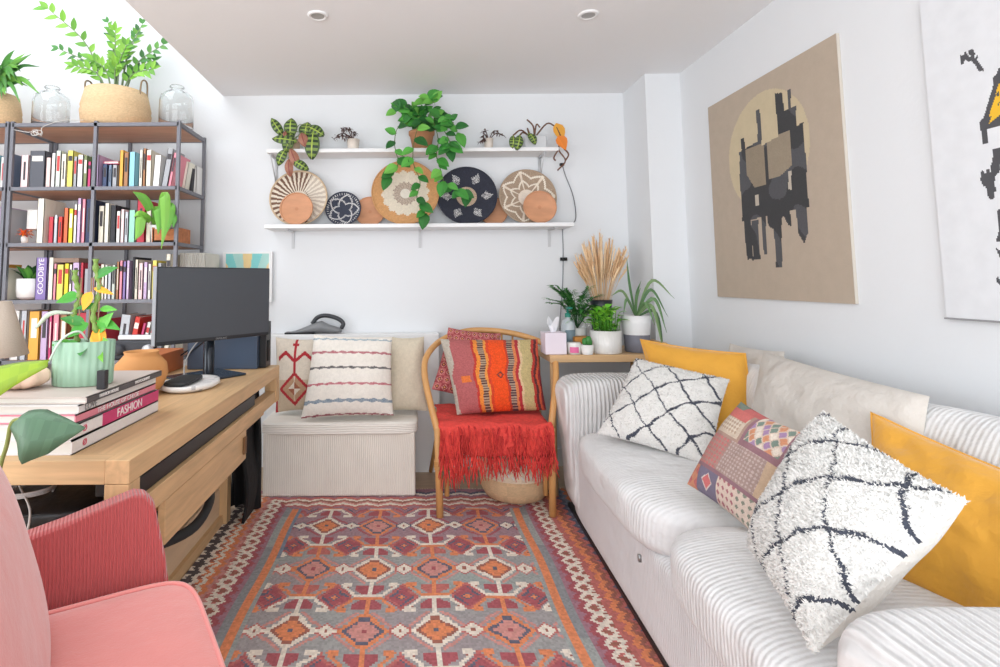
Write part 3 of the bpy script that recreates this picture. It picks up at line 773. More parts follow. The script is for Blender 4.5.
def plate(name,label,x,r0,cf,depth=.03,front=False,y=None,mt=None,n=64,nr=26,tilt=11,cat='woven plate',group='round plates on the lower wall shelf'):
    yb = y if y is not None else 3.375
    M=Matrix.Rotation(R(-tilt),4,'X')@Matrix.Rotation(R(90),4,'X')
    cz=Z1+r0*math.cos(R(tilt))+.006
    b=MB(); prof=[(r0*i/nr,-depth*(1-(i/nr)**2)) for i in range(nr+1)]
    prof2=[(r0,0),(r0,-.008),(r0*.7,-.008-depth*.51),(0,-.008-depth)]
    b.lathe(prof,(0,0,0),n,cf=lambda i,k: cf((i+.5)/nr,2*PI*(k+.5)/n),M=M)
    b.lathe(prof2,(0,0,0),n,cf=lambda i,k: cf(.98,2*PI*(k+.5)/n),M=M)
    b.tube([M@Vector((r0*math.cos(a),r0*math.sin(a),0)) for a in np.linspace(0,2*PI,49)],.005,6,cf(.99,.1),cap=False)
    cx_=x; cy_=yb-r0*math.sin(R(tilt))
    b.v=[(p[0]+cx_,p[1]+cy_,p[2]+cz) for p in b.v]
    o=b.build(name,mt or WOVEN); tag(o,label,cat,group); return o
def pc1(r,a):
    a2=(a+ .15*r)*30/(2*PI)
    if r>.97: return S(214,190,160)
    c=(a2%1)<.5
    if math.cos(a)*1>.45 and r>.35: return jit(S(236,226,210) if c else S(206,192,176),.06,r3)
    if r<.3: return S(228,214,196)
    return jit(S(232,220,202) if c else S(122,92,76),.1,r3)
def pc2(r,a):
    base=S(62,66,80)
    k=(a*5/(2*PI))%1-.5
    if abs(abs(r-.62)-.9*abs(k)*.6)<.06 and r>.28: return jit(S(214,212,210) if (int(r*26)+int(a*12))%3 else base,.1,r3)
    if r>.86 and int(a*20)%3==0: return jit(S(200,198,196),.1,r3)
    return jit(base,.15,r3)
def pc3(r,a):
    w=.03*math.sin(a*16)
    if r<.14: return jit(S(236,228,214),.05,r3)
    if r<.36+w*.6: return jit(S(160,138,128) if int(a*14+r*20)%2 else S(216,200,180),.08,r3)
    if r<.70+w: return jit(S(232,220,200),.05,r3)
    return jit(S(214,160,108),.07,r3)
def pc4(r,a):
    if r<.34: return jit(S(206,184,160) if (int(a*12)+int(r*50))%2 else S(180,152,130),.08,r3)
    k=((a+.5)*6/(2*PI))%1-.5
    d=abs(k)*1.5*r+abs(r-.68)*1.15
    if d<.235 and int((k*r*46)+50)%2==0: return jit(S(222,220,218),.06,r3)
    return jit(S(52,54,66),.13,r3)
def pc5(r,a):
    if r<.3: return jit(S(236,222,206),.05,r3)
    k=(a*7/(2*PI))%1; kk=abs(k-.5)*2
    for rr in (.42,.72):
        if abs(r-(rr+.22*kk))<.035: return jit(S(238,228,212),.05,r3)
    if abs(kk-.98)<.1 and r>.3: return jit(S(232,218,200),.05,r3)
    return jit(S(158,136,116) if int(a*40)%2 else S(182,160,138),.1,r3)
def wood(r,a): return S(208,150,112) if r>.12 else S(200,138,100)
WD=mat('turned_wood',attr=True,rough=.55,vary=.12,vscale=9,stretch=(1,1,3))
plate('woven_plate','woven plate with brown and cream spiral rays at the left end of the lower shelf',-.708,.178,pc1,n=240)
plate('woven_plate','small navy woven plate with white broken pattern second along the lower shelf',-.43,.108,pc2,n=160)
plate('woven_plate','large tan and cream woven plate partly behind the trailing pothos',-.04,.208,pc3,n=200)
plate('woven_plate','black woven plate with white diamonds and a speckled centre on the lower shelf',.345,.186,pc4,n=240)
plate('woven_plate','taupe woven plate with cream zigzag rays at the right end of the lower shelf',.725,.176,pc5,n=240)
for x,r0,y,lb in ((-.705,.098,3.285,'round terracotta coloured wooden plate in front of the spiral rayed one'),(-.265,.092,3.40,'round wooden plate half hidden behind the large tan woven one'),(.515,.088,3.40,'round wooden plate between the black and the taupe woven ones'),(.782,.098,3.285,'round orange brown wooden plate in front of the taupe woven one')):
    plate('wooden_plate',lb,x,r0,wood,depth=.012,y=y,mt=WD,cat='wooden plate',tilt=9)

# plants on the upper shelf
t=thing('prayer_plant','prayer plant with veined green and red-backed leaves at the left end of the upper shelf','potted plant',(-.735,3.33,Z2))
potcyl('pot',-.745,3.335,Z2,.04,.05,.075,mat('sand_pot',(206,176,150),.8),t)
b=MB(); r=random.Random(51)
def prayer(b,c,d,ln,w,red=False):
    d=Vector(d); d,sd,u=frame_of(d,Vector((0,-1,.25)))
    # leaf lies in the plane facing the room, pattern of dark blotches either side of a pale vein
    nn=10; p=Vector(c); vs=[];fs=[];cs=[]
    for i in range(nn+1):
        tt=i/nn; hw=w/2*max(.03,math.sin(PI*min(1,tt*.94+.04))**.7); q=p+d*ln*tt+Vector((0,-1,0))*.02*math.sin(PI*tt)
        for s in (-1,-.8,-.45,-.1,.1,.45,.8,1): vs.append(q+sd*hw*s+Vector((0,1,0))*.012*abs(s))
    for i in range(nn):
        for j in range(7):
            a=i*8+j; fs.append((a,a+1,a+9,a+8))
            if red: c_=S(164,112,92) if j!=3 else S(130,60,60)
            else: c_=S(170,190,84) if j==3 else (S(78,100,58) if j in (0,6) else (S(48,66,46) if i%2 else S(124,150,72)))
            cs.append(jit(c_,.08,r))
    b.add(vs,fs,cs)
PL=[((-.795,3.29,2.01),(-.55,0,.83),.115,.05,0),((-.745,3.27,2.0),(.02,0,1),.10,.075,0),((-.74,3.26,2.02),(-.2,-.2,-1),.11,.065,0),((-.70,3.24,1.975),(-1,0,.12),.125,.058,0),((-.66,3.29,2.0),(.15,0,1),.085,.08,0),((-.64,3.27,2.055),(.75,-.1,-.45),.10,.065,0),((-.60,3.24,2.02),(-.05,0,-1),.14,.082,0),((-.675,3.25,2.02),(.3,-.2,-.9),.085,.05,1),((-.775,3.25,2.03),(0,0,-1),.07,.03,1),((-.76,3.21,1.93),(-.35,0,-.75),.09,.055,0),((-.73,3.20,1.93),(.35,0,-.8),.11,.05,1),((-.71,3.19,1.87),(.8,0,-.5),.09,.05,0),((-.74,3.2,1.88),(.1,0,-1),.09,.045,1)]
PL=[((c[0]-.0,c[1],c[2]+(c[2]-1.97)*.25+.015),d,l*1.22,w*1.15,rd) for c,d,l,w,rd in PL]
for c,d,l,w,rd in PL: prayer(b,c,d,l,w,rd)
for q in PL: b.tube([(-.745,3.33,Z2+.06),((q[0][0]-.745)/2,3.28,max(q[0][2],Z2+.08)) if 0 else ((q[0][0]-.745)/2,3.27,max(q[0][2],Z2+.09)),q[0]] if 0 else spline([(-.745,3.33,Z2+.06),((q[0][0]-.745)/2,3.25,max(q[0][2],Z2+.07)),q[0]],4),.0022,5,S(110,130,74))
b.build('foliage',LEAF,t)
def twigpot(label,x,h,r0,seed,spread,rz=1):
    t=thing('potted_twigs',label,'potted plant',(x,3.33,Z2))
    potcyl('pot',x,3.33,Z2,r0*.8,r0,h,mat('blush_ceramic',(232,220,208),.6),t,n=48,flute=(24,.015))
    b=MB(); r=random.Random(seed)
    for p in spread:
        st=spline([(x,3.33,Z2+h-.01),(x+p[0]*.5,3.31,Z2+h+p[1]*.8+.02),(x+p[0],3.30,Z2+h+p[1])],5)
        b.tube(st,[.003]*(len(st)-1)+[.0015],5)
        for q in st[4:]:
            for k in range(2):
                d=Vector((r.uniform(-1,1),r.uniform(-.6,.2),r.uniform(-.8,.6))); b.leaf(q,d,.022,.012,S(120,90,86),n=3)
    b.build('twigs',TWIG,t); return t
twigpot('small blush white pot with drooping bare twigs on the upper shelf, left of the pothos',-.365,.075,.040,1,[(-.10,.02),(-.07,.06),(-.03,.05),(.02,.03),(-.12,.0),(-.05,-.0)])
twigpot('small fluted white pot with wilted twigs on the upper shelf, right of the pothos',.485,.075,.030,2,[(-.05,.0),(-.04,.03),(.06,.03),(.09,.01),(-.06,-.03)])
t=thing('trailing_pothos','large pothos in a terracotta pot trailing over both wall shelves','potted plant',(.065,3.31,Z2))
b=MB(); b.lathe([(0,Z2+.001),(.055,Z2+.001),(.075,Z2+.10),(.081,Z2+.10),(.082,Z2+.12),(.074,Z2+.12),(.07,Z2+.1)],(.065,3.325,0),32); b.build('pot',TERRA,t)
MB().lathe([(0,Z2+.105),(.074,Z2+.108)],(.065,3.325,0),24).build('soil',SOIL,t)
b=MB(); r=random.Random(61)
GP=[S(62,134,54),S(50,116,50),S(84,158,66),S(42,100,46),S(110,176,76)]
def pleaf(p,d,l,w=None):
    w=w or l*.72; d,sd,u=frame_of(Vector(d),Vector((r.uniform(-.3,.3),-1,.5))); p=Vector(p); c=jit(r.choice(GP),.15,r)
    vs=[];fs=[];cs=[]; prof=[.25,.85,1,.86,.55,.0]
    for i,h in enumerate(prof):
        q=p+d*l*(i/5)-Vector((0,0,1))*.12*l*(i/5)**2; hw=w/2*h
        vs+=[q-sd*hw+u*hw*.3,q,q+sd*hw+u*hw*.3]
    vs+=[p-sd*w*.22-d*l*.1,p+sd*w*.22-d*l*.1]
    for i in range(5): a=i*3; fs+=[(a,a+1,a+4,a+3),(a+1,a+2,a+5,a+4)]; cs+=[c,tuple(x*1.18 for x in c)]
    fs+=[(18,1,0),(1,19,2)]; cs+=[c,c]
    b.add(vs,fs,cs)
vines=[[(.06,3.3,2.06),(.0,3.24,2.12),(-.08,3.2,2.06),(-.10,3.18,1.95),(-.08,3.18,1.83),(-.13,3.18,1.76)],
 [(.07,3.3,2.06),(.06,3.2,2.10),(.02,3.17,1.98),(.01,3.17,1.84),(.05,3.17,1.72),(.03,3.16,1.62),(.08,3.16,1.53)],
 [(.08,3.3,2.06),(.13,3.22,2.1),(.16,3.18,1.98),(.15,3.18,1.88),(.17,3.17,1.80),(.19,3.16,1.72)],
 [(.08,3.3,2.06),(.16,3.24,2.13),(.24,3.2,2.10),(.28,3.2,2.02)],
 [(.07,3.3,2.06),(.03,3.26,2.16),(-.05,3.24,2.20),(-.10,3.24,2.17)],
 [(.07,3.3,2.06),(.08,3.26,2.18),(.10,3.24,2.25),(.14,3.22,2.22)],
 [(.07,3.3,2.06),(.18,3.2,2.05),(.23,3.17,1.96),(.22,3.17,1.93)],
 [(.19,3.16,1.72),(.27,3.15,1.66),(.33,3.15,1.66)]]
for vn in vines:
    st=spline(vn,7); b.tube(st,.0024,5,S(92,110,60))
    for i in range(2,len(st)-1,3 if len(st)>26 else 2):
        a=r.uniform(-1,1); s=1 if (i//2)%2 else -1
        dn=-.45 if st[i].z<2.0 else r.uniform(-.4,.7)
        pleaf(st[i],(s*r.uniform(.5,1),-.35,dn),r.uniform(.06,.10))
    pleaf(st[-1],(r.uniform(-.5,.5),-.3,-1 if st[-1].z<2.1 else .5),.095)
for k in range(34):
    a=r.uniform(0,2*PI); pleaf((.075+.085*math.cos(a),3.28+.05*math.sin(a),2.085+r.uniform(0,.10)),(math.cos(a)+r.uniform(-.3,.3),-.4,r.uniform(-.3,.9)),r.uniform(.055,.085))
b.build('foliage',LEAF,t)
t=thing('potted_dying_plant','grey pot with olive and orange leaves at the right end of the upper shelf','potted plant',(.76,3.33,Z2))
b=MB(); b.box(.70,.84,3.28,3.39,Z2+.0005,Z2+.085); b.build('pot',mat('pale_grey_pot',(214,216,218),.6),t,bv=.012,seg=3)
b=MB()
for c,d,l,w in (((.625,3.25,2.02),(-.1,-.1,-1),.085,.05),((.665,3.24,2.02),(-.25,-.1,-1),.10,.058),((.72,3.25,2.035),(.45,-.1,-.8),.085,.05)): prayer(b,c,d,l,w,0)
for c,d,l,w,cc in (((.895,3.27,2.10),(.3,-.1,-1),.12,.075,S(224,160,60)),((.90,3.25,2.015),(.4,-.1,-.8),.095,.075,S(226,130,50))): b.leaf(c,d,l,w,cc,droop=.1,up=Vector((0,-1,.2)))
for p in ([(.75,3.32,2.02),(.72,3.28,2.07),(.72,3.25,2.035)],[(.75,3.32,2.02),(.68,3.28,2.06),(.625,3.25,2.02)],[(.76,3.32,2.02),(.70,3.3,2.05),(.665,3.24,2.02)],[(.77,3.32,2.02),(.84,3.28,2.1),(.895,3.27,2.075)],[(.77,3.32,2.02),(.76,3.3,2.09),(.72,3.29,2.13)],[(.77,3.32,2.02),(.78,3.3,2.1),(.80,3.29,2.08)],[(.895,3.27,2.075),(.92,3.26,2.0),(.90,3.25,1.93),(.94,3.25,1.86),(.89,3.25,1.80)],[(.90,3.25,1.93),(.87,3.25,1.88),(.88,3.25,1.86)],[(.94,3.25,1.86),(.96,3.25,1.9),(.93,3.25,1.94)]):
    b.tube(spline(p,5),.005,6,S(110,76,58))
b.build('foliage',LEAF,t)
b=MB(); b.tube(spline([(.955,3.37,1.86),(.98,3.40,1.80),(1.03,3.41,1.66),(1.04,3.41,1.52),(.99,3.40,1.485),(.90,3.36,1.482),(.80,3.32,1.481)],8),.003,6,S(110,110,116))
b.tube(spline([(.955,3.412,1.48),(.955,3.412,1.30),(.945,3.412,1.1),(.925,3.412,.9),(.915,3.412,.76)],6),.003,6,S(140,142,148))
b.box(.935,.975,3.395,3.415,1.255,1.275,S(30,30,32)); b.box(.94,.965,3.36,3.385,1.855,1.87,S(30,30,32)); b.box(.80,.86,3.31,3.33,1.479,1.487,S(30,30,32))
tag(b.build('power_cable',PRINT),'thin grey cable with a black switch running down the wall from the upper shelf','cable')

# ------------------------------------------------------------------ pictures
def c_paint(u,v):   # v from the top
    tan=S(186,170,152); w,h=.86*u,1.0*v
    d=math.hypot((u-.5)*.86,(v-.34)*1.0)
    c=tan
    if d<.27: c=S(204,188,156)
    nz=noise.noise(Vector((u*14,v*5,3)))*.02
    U=u+nz; K=S(60,60,62); K2=S(84,84,88)
    q=False
    if .28<U<.78 and .30-.10*(u-.28)+ (0.03 if u>.45 else 0)<v<.635-.02*(u-.28): q=True
    if .44<U<.475 and .14<v<.35: q=True
    if .31<U<.345 and .24<v<.35: q=True
    if .60<U<.66 and .10+abs(nz)*3<v<.3 : q=True
    if .685<U<.705 and .12<v<.3: q=True
    if .645<U<.74 and .2<v<.34: q=True
    if .30<U<.355 and .62<v<.84+nz*4: q=True
    if .44<U<.465 and .62<v<.80: q=True
    if .53<U<.585 and .62<v<.86: q=True
    if .48<U<.66 and .62<v<.68+nz*3: q=True
    if .70<U<.76 and .62<v<.77-abs(U-.73)*1.5: q=True
    if .36<U<.42 and .64<v<.82 and nz>-.002: q=True
    if q:
        if .34<u<.495 and .30<v<.49-(.0 if u>.40 else (.40-u)*1.2): return jit(S(150,136,116),.05,r3)
        if .52<u<.69 and .29<v<.47-(u-.60)*.35*(u>.6): return jit(S(156,142,122),.05,r3)
        if (abs(u-.41-nz)<.018 and .52+nz<v<.575) or (abs(u-.67+nz)<.013 and .46<v<.53+nz): return S(196,186,170)
        return jit(K if noise.noise(Vector((u*6,v*6,9)))>-.1 else K2,.06,r3)
    return jit(c,.012,r3)
t=thing('painting','large tan abstract painting with a pale disc and black brushed blocks on the right wall','painting',(1.565,2.36,1.04))
b=MB(); b.grid(lambda u,v: Vector((1.5675,2.79-.865*u,2.036-.992*v)),170,200,c_paint); b.build('canvas',PRINT,t,smooth=False)
b=MB(); b.box(1.568,1.5795,1.925,2.79,1.045,2.036); b.build('backing_board',mat('board_edge',(206,198,186),.7),t,smooth=False)
def c_ink(u,v):
    n1=noise.noise(Vector((u*22,v*16,1))); n2=noise.noise(Vector((u*60,v*50,4)))
    K=S(80,80,84); bg=S(228,230,233)
    if .215<v<.25 and .15<u<.215 and n2>-.05: return K
    if .235<v<.34 and abs(u-(.185+.9*(v-.235)))<.013+.03*n1: return K
    if .30<v<.46 and u>.20 and u<.36:
        e=u-(.285-.55*(v-.30))
        if v>.44-.5*(u-.2)+.02*n1 and e>-.01: return K if e<.03 or v>.46-.4*(u-.2) else S(240,190,50)
        return K if (e>0 and e<.02) else (S(240,190,50) if (e>.02 and v>.34+.02*n1 and n2>-.3) else (K if e>0 else bg))
    if .46<v<.50 and abs(u-.215)<.012: return K
    if .52<v<.66 and abs(u-(.26-.3*(v-.5)))<.016+.05*n1+.02*n2: return K
    if .69<v<.78 and abs(u-.26)<.02+.06*n1: return K
    if .79<v<.97 and abs(u-.25)<.03+.03*n1 and n2>.02: return K
    return bg
t=thing('ink_poster','white poster with black and yellow ink marks at the near end of the right wall','poster',(1.57,1.3,1.02))
b=MB(); b.grid(lambda u,v: Vector((1.567,1.60-.70*u,1.98-.96*v)),240,300,c_ink); b.build('print',PRINT,t,smooth=False)
b=MB(); b.box(1.568,1.5795,.90,1.60,1.02,1.98); b.build('backing',mat('poster_back',(200,200,200),.8),t,smooth=False)
MB().box(1.564,1.579,.9,1.604,1.015,1.0195).build('bottom_edge',mat('poster_edge',(150,150,152),.6),t,smooth=False)
def c_sun(u,v):
    a=math.atan2(v+.02,u-.5); k=int(a*15/PI)%3
    if u<.03 or u>.96 or v>.97: return S(238,238,236)
    return [S(130,206,204),S(232,206,150),S(172,214,206)][k]
t=thing('sunburst_picture','small white framed picture of teal and yellow rays on the wall behind the monitor','picture',(-1.03,3.37,.816))
b=MB(); b.grid(lambda u,v: Vector((-1.18+.29*u,3.392,1.02+.30*v)),60,40,c_sun); b.build('print',PRINT,t,smooth=False)
b=MB(); b.box(-1.19,-.88,3.393,3.415,1.01,1.325); b.build('frame',WHITE,t,smooth=False)

# ------------------------------------------------------------------ bookshelves
TZ=[2.04,1.675,1.36,1.045,.715,.40,.10]
def bookshelf(x0,x1,label):
    t=thing('bookshelf',label,'bookshelf',((x0+x1)/2,3.2,0),0,'industrial metal bookshelves')
    for y in (3.0,3.37):
        for x in (x0,(x0+x1)/2,x1):
            MB().box(x-.009,x+.009,y-.009,y+.009,.0,2.05).build('upright',STEEL,t,smooth=False)
    for z in TZ:
        MB().box(x0+.01,x1-.01,3.012,3.358,z-.020,z-.002).build('shelf_board',SHELFW,t,smooth=False)
        b=MB()
        for y in (3.0,3.37): b.box(x0,x1,y-.009,y+.009,z-.020,z)
        for x in (x0,x1): b.box(x-.009,x+.009,3.0,3.37,z-.020,z)
        b.build('shelf_frame',STEEL,t,smooth=False)
    return t
bookshelf(-2.255,-1.315,'tall dark metal framed bookshelf with wooden boards full of books beside the monitor')
bookshelf(-3.235,-2.285,'dark metal framed bookshelf cut by the left edge of the photo, holding the long-leaved plant')
CN={'pale pink':(236,206,200),'charcoal':(88,90,98),'white':(238,236,232),'sage grey':(206,214,204),'cream':(236,228,210),'yellow':(236,222,110),
'grey':(170,172,176),'olive green':(128,138,96),'magenta':(206,70,120),'mint':(160,216,196),'lilac':(206,180,214),'dark blue':(70,84,116),'slate blue':(120,138,162),
'orange':(238,176,76),'brown':(170,120,84),'light blue':(150,206,224),'crimson':(196,56,74),'black':(44,44,50),'tan':(206,170,134),'pink':(236,150,166),'purple':(140,120,178),
'teal':(80,140,140),'red':(214,62,52),'lemon':(246,226,60),'silver':(196,200,206),'brick orange':(214,110,70),'navy':(50,60,92),'ivory':(244,240,224),'blush':(244,214,214)}
CMATS={k:mat('cover_'+k.replace(' ','_'),v,.55) for k,v in CN.items()}
LABM={'d':mat('spine_print_dark',(70,66,70),.6),'l':mat('spine_print_light',(240,236,226),.6),'r':mat('spine_print_red',(200,70,70),.6)}
PX=lambda px: (px-412)/540*3.03-.006
r7=random.Random(70)
def book(x0,w,h,z,col,label,group,lean=0,y0=3.03,d=None,mark=None,rel=None):
    d=d or (.15+r7.uniform(0,.05)); w=w*.94
    t=thing('book',label,'book',(x0+w/2,y0,z),0,group); t.rotation_euler=(0,R(lean),0)
    m=CMATS[col]; e=min(.0025,w*.14)
    o=-w/2
    b=MB(); b.box(o,o+w,0,.003,0,h); b.box(o,o+e,0,d,0,h); b.box(o+w-e,o+w,0,d,0,h); cov=b.build('cover',m,t,w=0,smooth=False)
    MB().box(o+e,o+w-e,.003,d-.004,.003,h-.004).build('pages',PAPERV,t,w=0,smooth=False)
    if mark is None and w>.012: mark=r7.choice(['d','l','d','r',''])
    if mark:
        b=MB(); k=r7.choice([0,1,2])
        if k==0: b.box(-w*.28,w*.28,-.0006,0,h*.45,h*.86)
        elif k==1: b.box(-w*.36,w*.36,-.0006,0,h*.72,h*.86)
        else: b.box(-w*.14,w*.14,-.0006,0,h*.25,h*.8)
        b.build('spine_panel',LABM[mark],cov,w=0,smooth=False)
    return t
def row(lst,z,tier,bay,grp):
    n=len(lst)
    sz=lambda w,h: ('thin ' if w<.018 else 'thick ' if w>.034 else '')
    seen={}
    for i,it in enumerate(lst):
        p0,p1,h,c=it[:4]; lean=it[4] if len(it)>4 else 0
        x0=PX(p0); x1=PX(p1); w=x1-x0
        if i==0: where='first in the '+bay+' bay, '+tier+' shelf'
        elif i==n-1: where='last in the '+bay+' bay, '+tier+' shelf, after '+lst[i-1][3]
        else:
            where='between '+lst[i-1][3]+' and '+lst[i+1][3]+', '+bay+' bay, '+tier+' shelf'
        if tier=='lowest visible': where=where.replace(' shelf',' row')
        book(x0,w,h,z,c,sz(w,h)+c+' book '+where,grp,lean)
T1,T2,T3,T4=TZ[1],TZ[2],TZ[3],TZ[4]
row([(17,25,.19,'blush'),(26,42,.215,'charcoal'),(42.5,47.5,.175,'pale pink'),(48,52,.20,'white'),(52.3,57.5,.215,'sage grey'),(57.8,63,.195,'cream'),(64,70,.215,'yellow'),(70.5,74,.18,'grey'),(74.5,80,.19,'white'),(80.5,84.5,.185,'olive green'),(85,88.3,.15,'magenta'),(88.6,92,.18,'mint'),(92.3,96,.19,'lilac')],T1,'top','left','books in the left bay of the top shelf')
row([(100,105,.135,'dark blue'),(106,109.5,.13,'slate blue'),(110,115,.13,'grey'),(117,121,.215,'orange'),(121.4,126.3,.20,'brown'),(126.8,133,.205,'light blue'),(137,140.5,.215,'ivory'),(140.8,143.5,.225,'brown'),(144,149.5,.215,'cream'),(151,158,.185,'white',3),(160,166,.225,'grey',8),(166.5,169.5,.20,'pink',9)],T1,'top','right','books in the right bay of the top shelf')
for (x_,w_,h_,c_,ln_,y_,lb_) in ((-1.392,.018,.175,'red',10,3.12,'red book leaning right of the corner upright, top shelf'),(-1.368,.020,.18,'ivory',8,3.17,'ivory book leaning after the red one at the right end of the top shelf'),(-1.349,.014,.175,'black',3,3.23,'black book near the right end of the top shelf'),(-1.338,.020,.175,'white',0,3.27,'white book last of all at the right end of the top shelf')):
    book(x_,w_,h_,T1,c_,lb_,'books at the right end of the top shelf',ln_,y0=y_,d=.09,mark='')
t=thing('book','magenta paperback lying flat on top of the short blue and grey ones','book',(PX(107),3.1,T1+.1385),0,'books in the right bay of the top shelf')
b=MB(); b.box(PX(99.5),PX(114.5),3.04,3.18,T1+.1390,T1+.141); b.box(PX(99.5),PX(114.5),3.04,3.18,T1+.153,T1+.155); b.box(PX(99.5),PX(99.5)+.003,3.04,3.18,T1+.1390,T1+.155); b.build('cover',CMATS['magenta'],t,smooth=False)
MB().box(PX(99.5)+.003,PX(114.5)-.003,3.043,3.177,T1+.141,T1+.153).build('pages',PAPER,t,smooth=False)
row([(36,43,.255,'ivory'),(48,53,.15,'crimson'),(53.3,57,.16,'silver'),(57.5,62,.15,'red'),(63,67.5,.20,'brick orange'),(68,72.5,.195,'lemon'),(73,76,.22,'white'),(76.3,80,.255,'lilac'),(81,84.5,.25,'pink'),(85,91,.25,'navy')],T2,'second','left','books in the left bay of the second shelf')
row([(98,103.5,.21,'cream'),(104,108.5,.225,'ivory'),(110,115.5,.215,'black'),(116,120,.18,'white'),(120.3,124,.19,'blush'),(124.3,128,.175,'silver'),(128.5,135,.185,'mint'),(136.5,145,.245,'crimson'),(146,151,.20,'cream')],T2,'second','right','books in the right bay of the second shelf')
row([(50,55,.235,'cream'),(55.3,58,.20,'pink'),(58.5,65.5,.195,'yellow'),(66,70.5,.20,'lemon'),(71,73.5,.195,'ivory'),(74,81,.205,'lilac'),(82,85,.205,'crimson'),(86,92,.17,'grey')],T3,'third','left','books in the left bay of the third shelf')
row([(94,97,.155,'white'),(97.5,101.5,.185,'ivory'),(102,106,.195,'cream'),(106.4,109,.19,'white'),(109.5,113,.185,'silver'),(113.5,117,.19,'sage grey'),(118,120.5,.21,'brown'),(121,124,.215,'pink'),(124.5,127.5,.21,'purple'),(128,131,.215,'lilac'),(134,136,.235,'black'),(136.3,139.5,.22,'cream'),(140,144.5,.20,'blush'),(145,149,.205,'lilac'),(149.5,152.5,.195,'white'),(153.5,158.5,.215,'yellow'),(159,163,.20,'grey'),(167,172,.25,'cream')],T3,'third','right','books in the right bay of the third shelf')
row([(15,24,.27,'white'),(25,31,.27,'silver'),(33,44,.265,'orange'),(45,52,.265,'lilac'),(53,56,.26,'magenta'),(57,63,.25,'pink'),(64,71,.245,'brown'),(80,92,.255,'crimson')],T4,'lowest visible','left','books in the left bay of the lowest visible shelf')
row([(96,112,.22,'crimson',-2),(120,130,.245,'silver',6),(131,137,.235,'red',10),(139,142,.20,'magenta',12),(143,147,.205,'white',12),(148,151,.20,'sage grey',12),(152,156,.20,'light blue',12),(158,163,.19,'grey',12),(165,170,.19,'ivory',12)],T4,'lowest visible','right','books in the right bay of the lowest visible shelf')
row([(-8,-4,.19,'light blue'),(-3.5,1,.18,'white'),(1.5,5,.20,'light blue'),(5.4,8,.20,'slate blue')],T1,'top','next','books on the top shelf of the neighbouring bookshelf')
row([(-8,-3,.2,'white'),(-2,3,.21,'lilac'),(3.4,7.5,.2,'silver')],T2,'second','next','books on the second shelf of the neighbouring bookshelf')
row([(-8,-3,.2,'red'),(-2,3,.2,'orange'),(3.4,7.5,.18,'ivory')],T3,'third','next','books on the third shelf of the neighbouring bookshelf')
# purple book with lettering
t=thing('book','thick lavender hardback with white spine lettering beside the white planter, third shelf','book',(PX(42.5),3.03,T3),0,'books in the left bay of the third shelf')
x0,x1=PX(37.3),PX(48.3); b=MB(); b.box(x0,x1,3.03,3.033,T3,T3+.235); b.box(x0,x0+.003,3.03,3.2,T3,T3+.235); b.box(x1-.003,x1,3.03,3.2,T3,T3+.235); b.build('cover',CMATS['purple'],t,smooth=False)
MB().box(x0+.003,x1-.003,3.033,3.195,T3+.003,T3+.231).build('pages',PAPERV,t,smooth=False)
text('GOODBYE',.042,((x0+x1)/2,3.0293,T3+.13),(R(90),R(-90),0),INKW,t)
# flat brown box above the books, third shelf
tag(MB().box(PX(54.5),PX(79.5),3.03,3.2,T3+.2065,T3+.232).build('box_file',mat('brown_card',(150,126,112),.8,vary=.08),smooth=False,bv=.002),'flat brown box lying across the books of the third shelf','box')
tag(MB().box(PX(174.8),PX(201.5),3.10,3.33,T3+.0005,T3+.26).build('magazine_file',mat('linen_file',(228,224,214),.8,rib=((1,0,0),.012),ribdark=.95),smooth=False,bv=.004),'large cream linen file box at the right end of the third shelf','file box')
# small white table lamp with an orange flower below, second shelf
t=thing('canister','tall white square canister standing high behind the orange flowers','canister',(PX(27),3.12,T2))
MB().box(PX(19),PX(35),3.08,3.18,T2+.085,T2+.20).build('shade',CERW,t,bv=.004)
b=MB(); b.lathe([(0,T2+.001),(.03,T2+.001),(.032,T2+.01),(.008,T2+.02),(.006,T2+.086)],(PX(28),3.13,0),20); b.build('base',CERW,t)
t=thing('orange_flowers','small bunch of orange flowers in front of the white canister','flowers',(PX(22),3.05,T2))
b=MB(); r=random.Random(77)
MB().lathe([(0,T2+.001),(.016,T2+.001),(.02,T2+.035),(.012,T2+.045)],(PX(22),3.05,0),16).build('vase',CERW,t)
for k in range(60):
    a=r.uniform(0,2*PI); c=(PX(22)+.028*math.cos(a)*r.random(),3.05+.02*math.sin(a),T2+.055+r.uniform(-.01,.02)); b.leaf(c,(math.cos(a),math.sin(a)*.8-.2,r.uniform(-.4,.9)),.03,.012,jit(r.choice([S(240,110,40),S(250,150,60),S(214,80,40)]),.1,r),n=3)
b.build('petals',LEAF,t)
# white planter, third shelf
t=thing('potted_plant','glossy green plant in a round white pot on the third bookshelf board','potted plant',(PX(23.5),3.09,T3))
b=MB(); b.lathe([(0,T3+.001),(.045,T3+.001),(.062,T3+.015),(.067,T3+.05),(.067,T3+.118),(.062,T3+.118),(.06,T3+.1)],(PX(23.5),3.10,0),36,cf=lambda i,k: S(212,210,212) if i<2 else S(242,240,236)); b.build('pot',PRINT,t)
MB().lathe([(0,T3+.10),(.06,T3+.1)],(PX(23.5),3.10,0),20).build('soil',SOIL,t)
b=MB(); r=random.Random(5)
for k in range(34):
    a=r.uniform(0,2*PI); b.leaf((PX(23.5)+.02*math.cos(a),3.10+.02*math.sin(a),T3+.10),(math.cos(a)*.7,math.sin(a)*.5,r.uniform(1.0,2.4)),r.uniform(.12,.17),.04,jit(r.choice([S(60,120,46),S(90,156,60),S(40,90,44),S(120,170,80)]),.15,r),droop=.35,n=5)
b.build('foliage',LEAF,t)
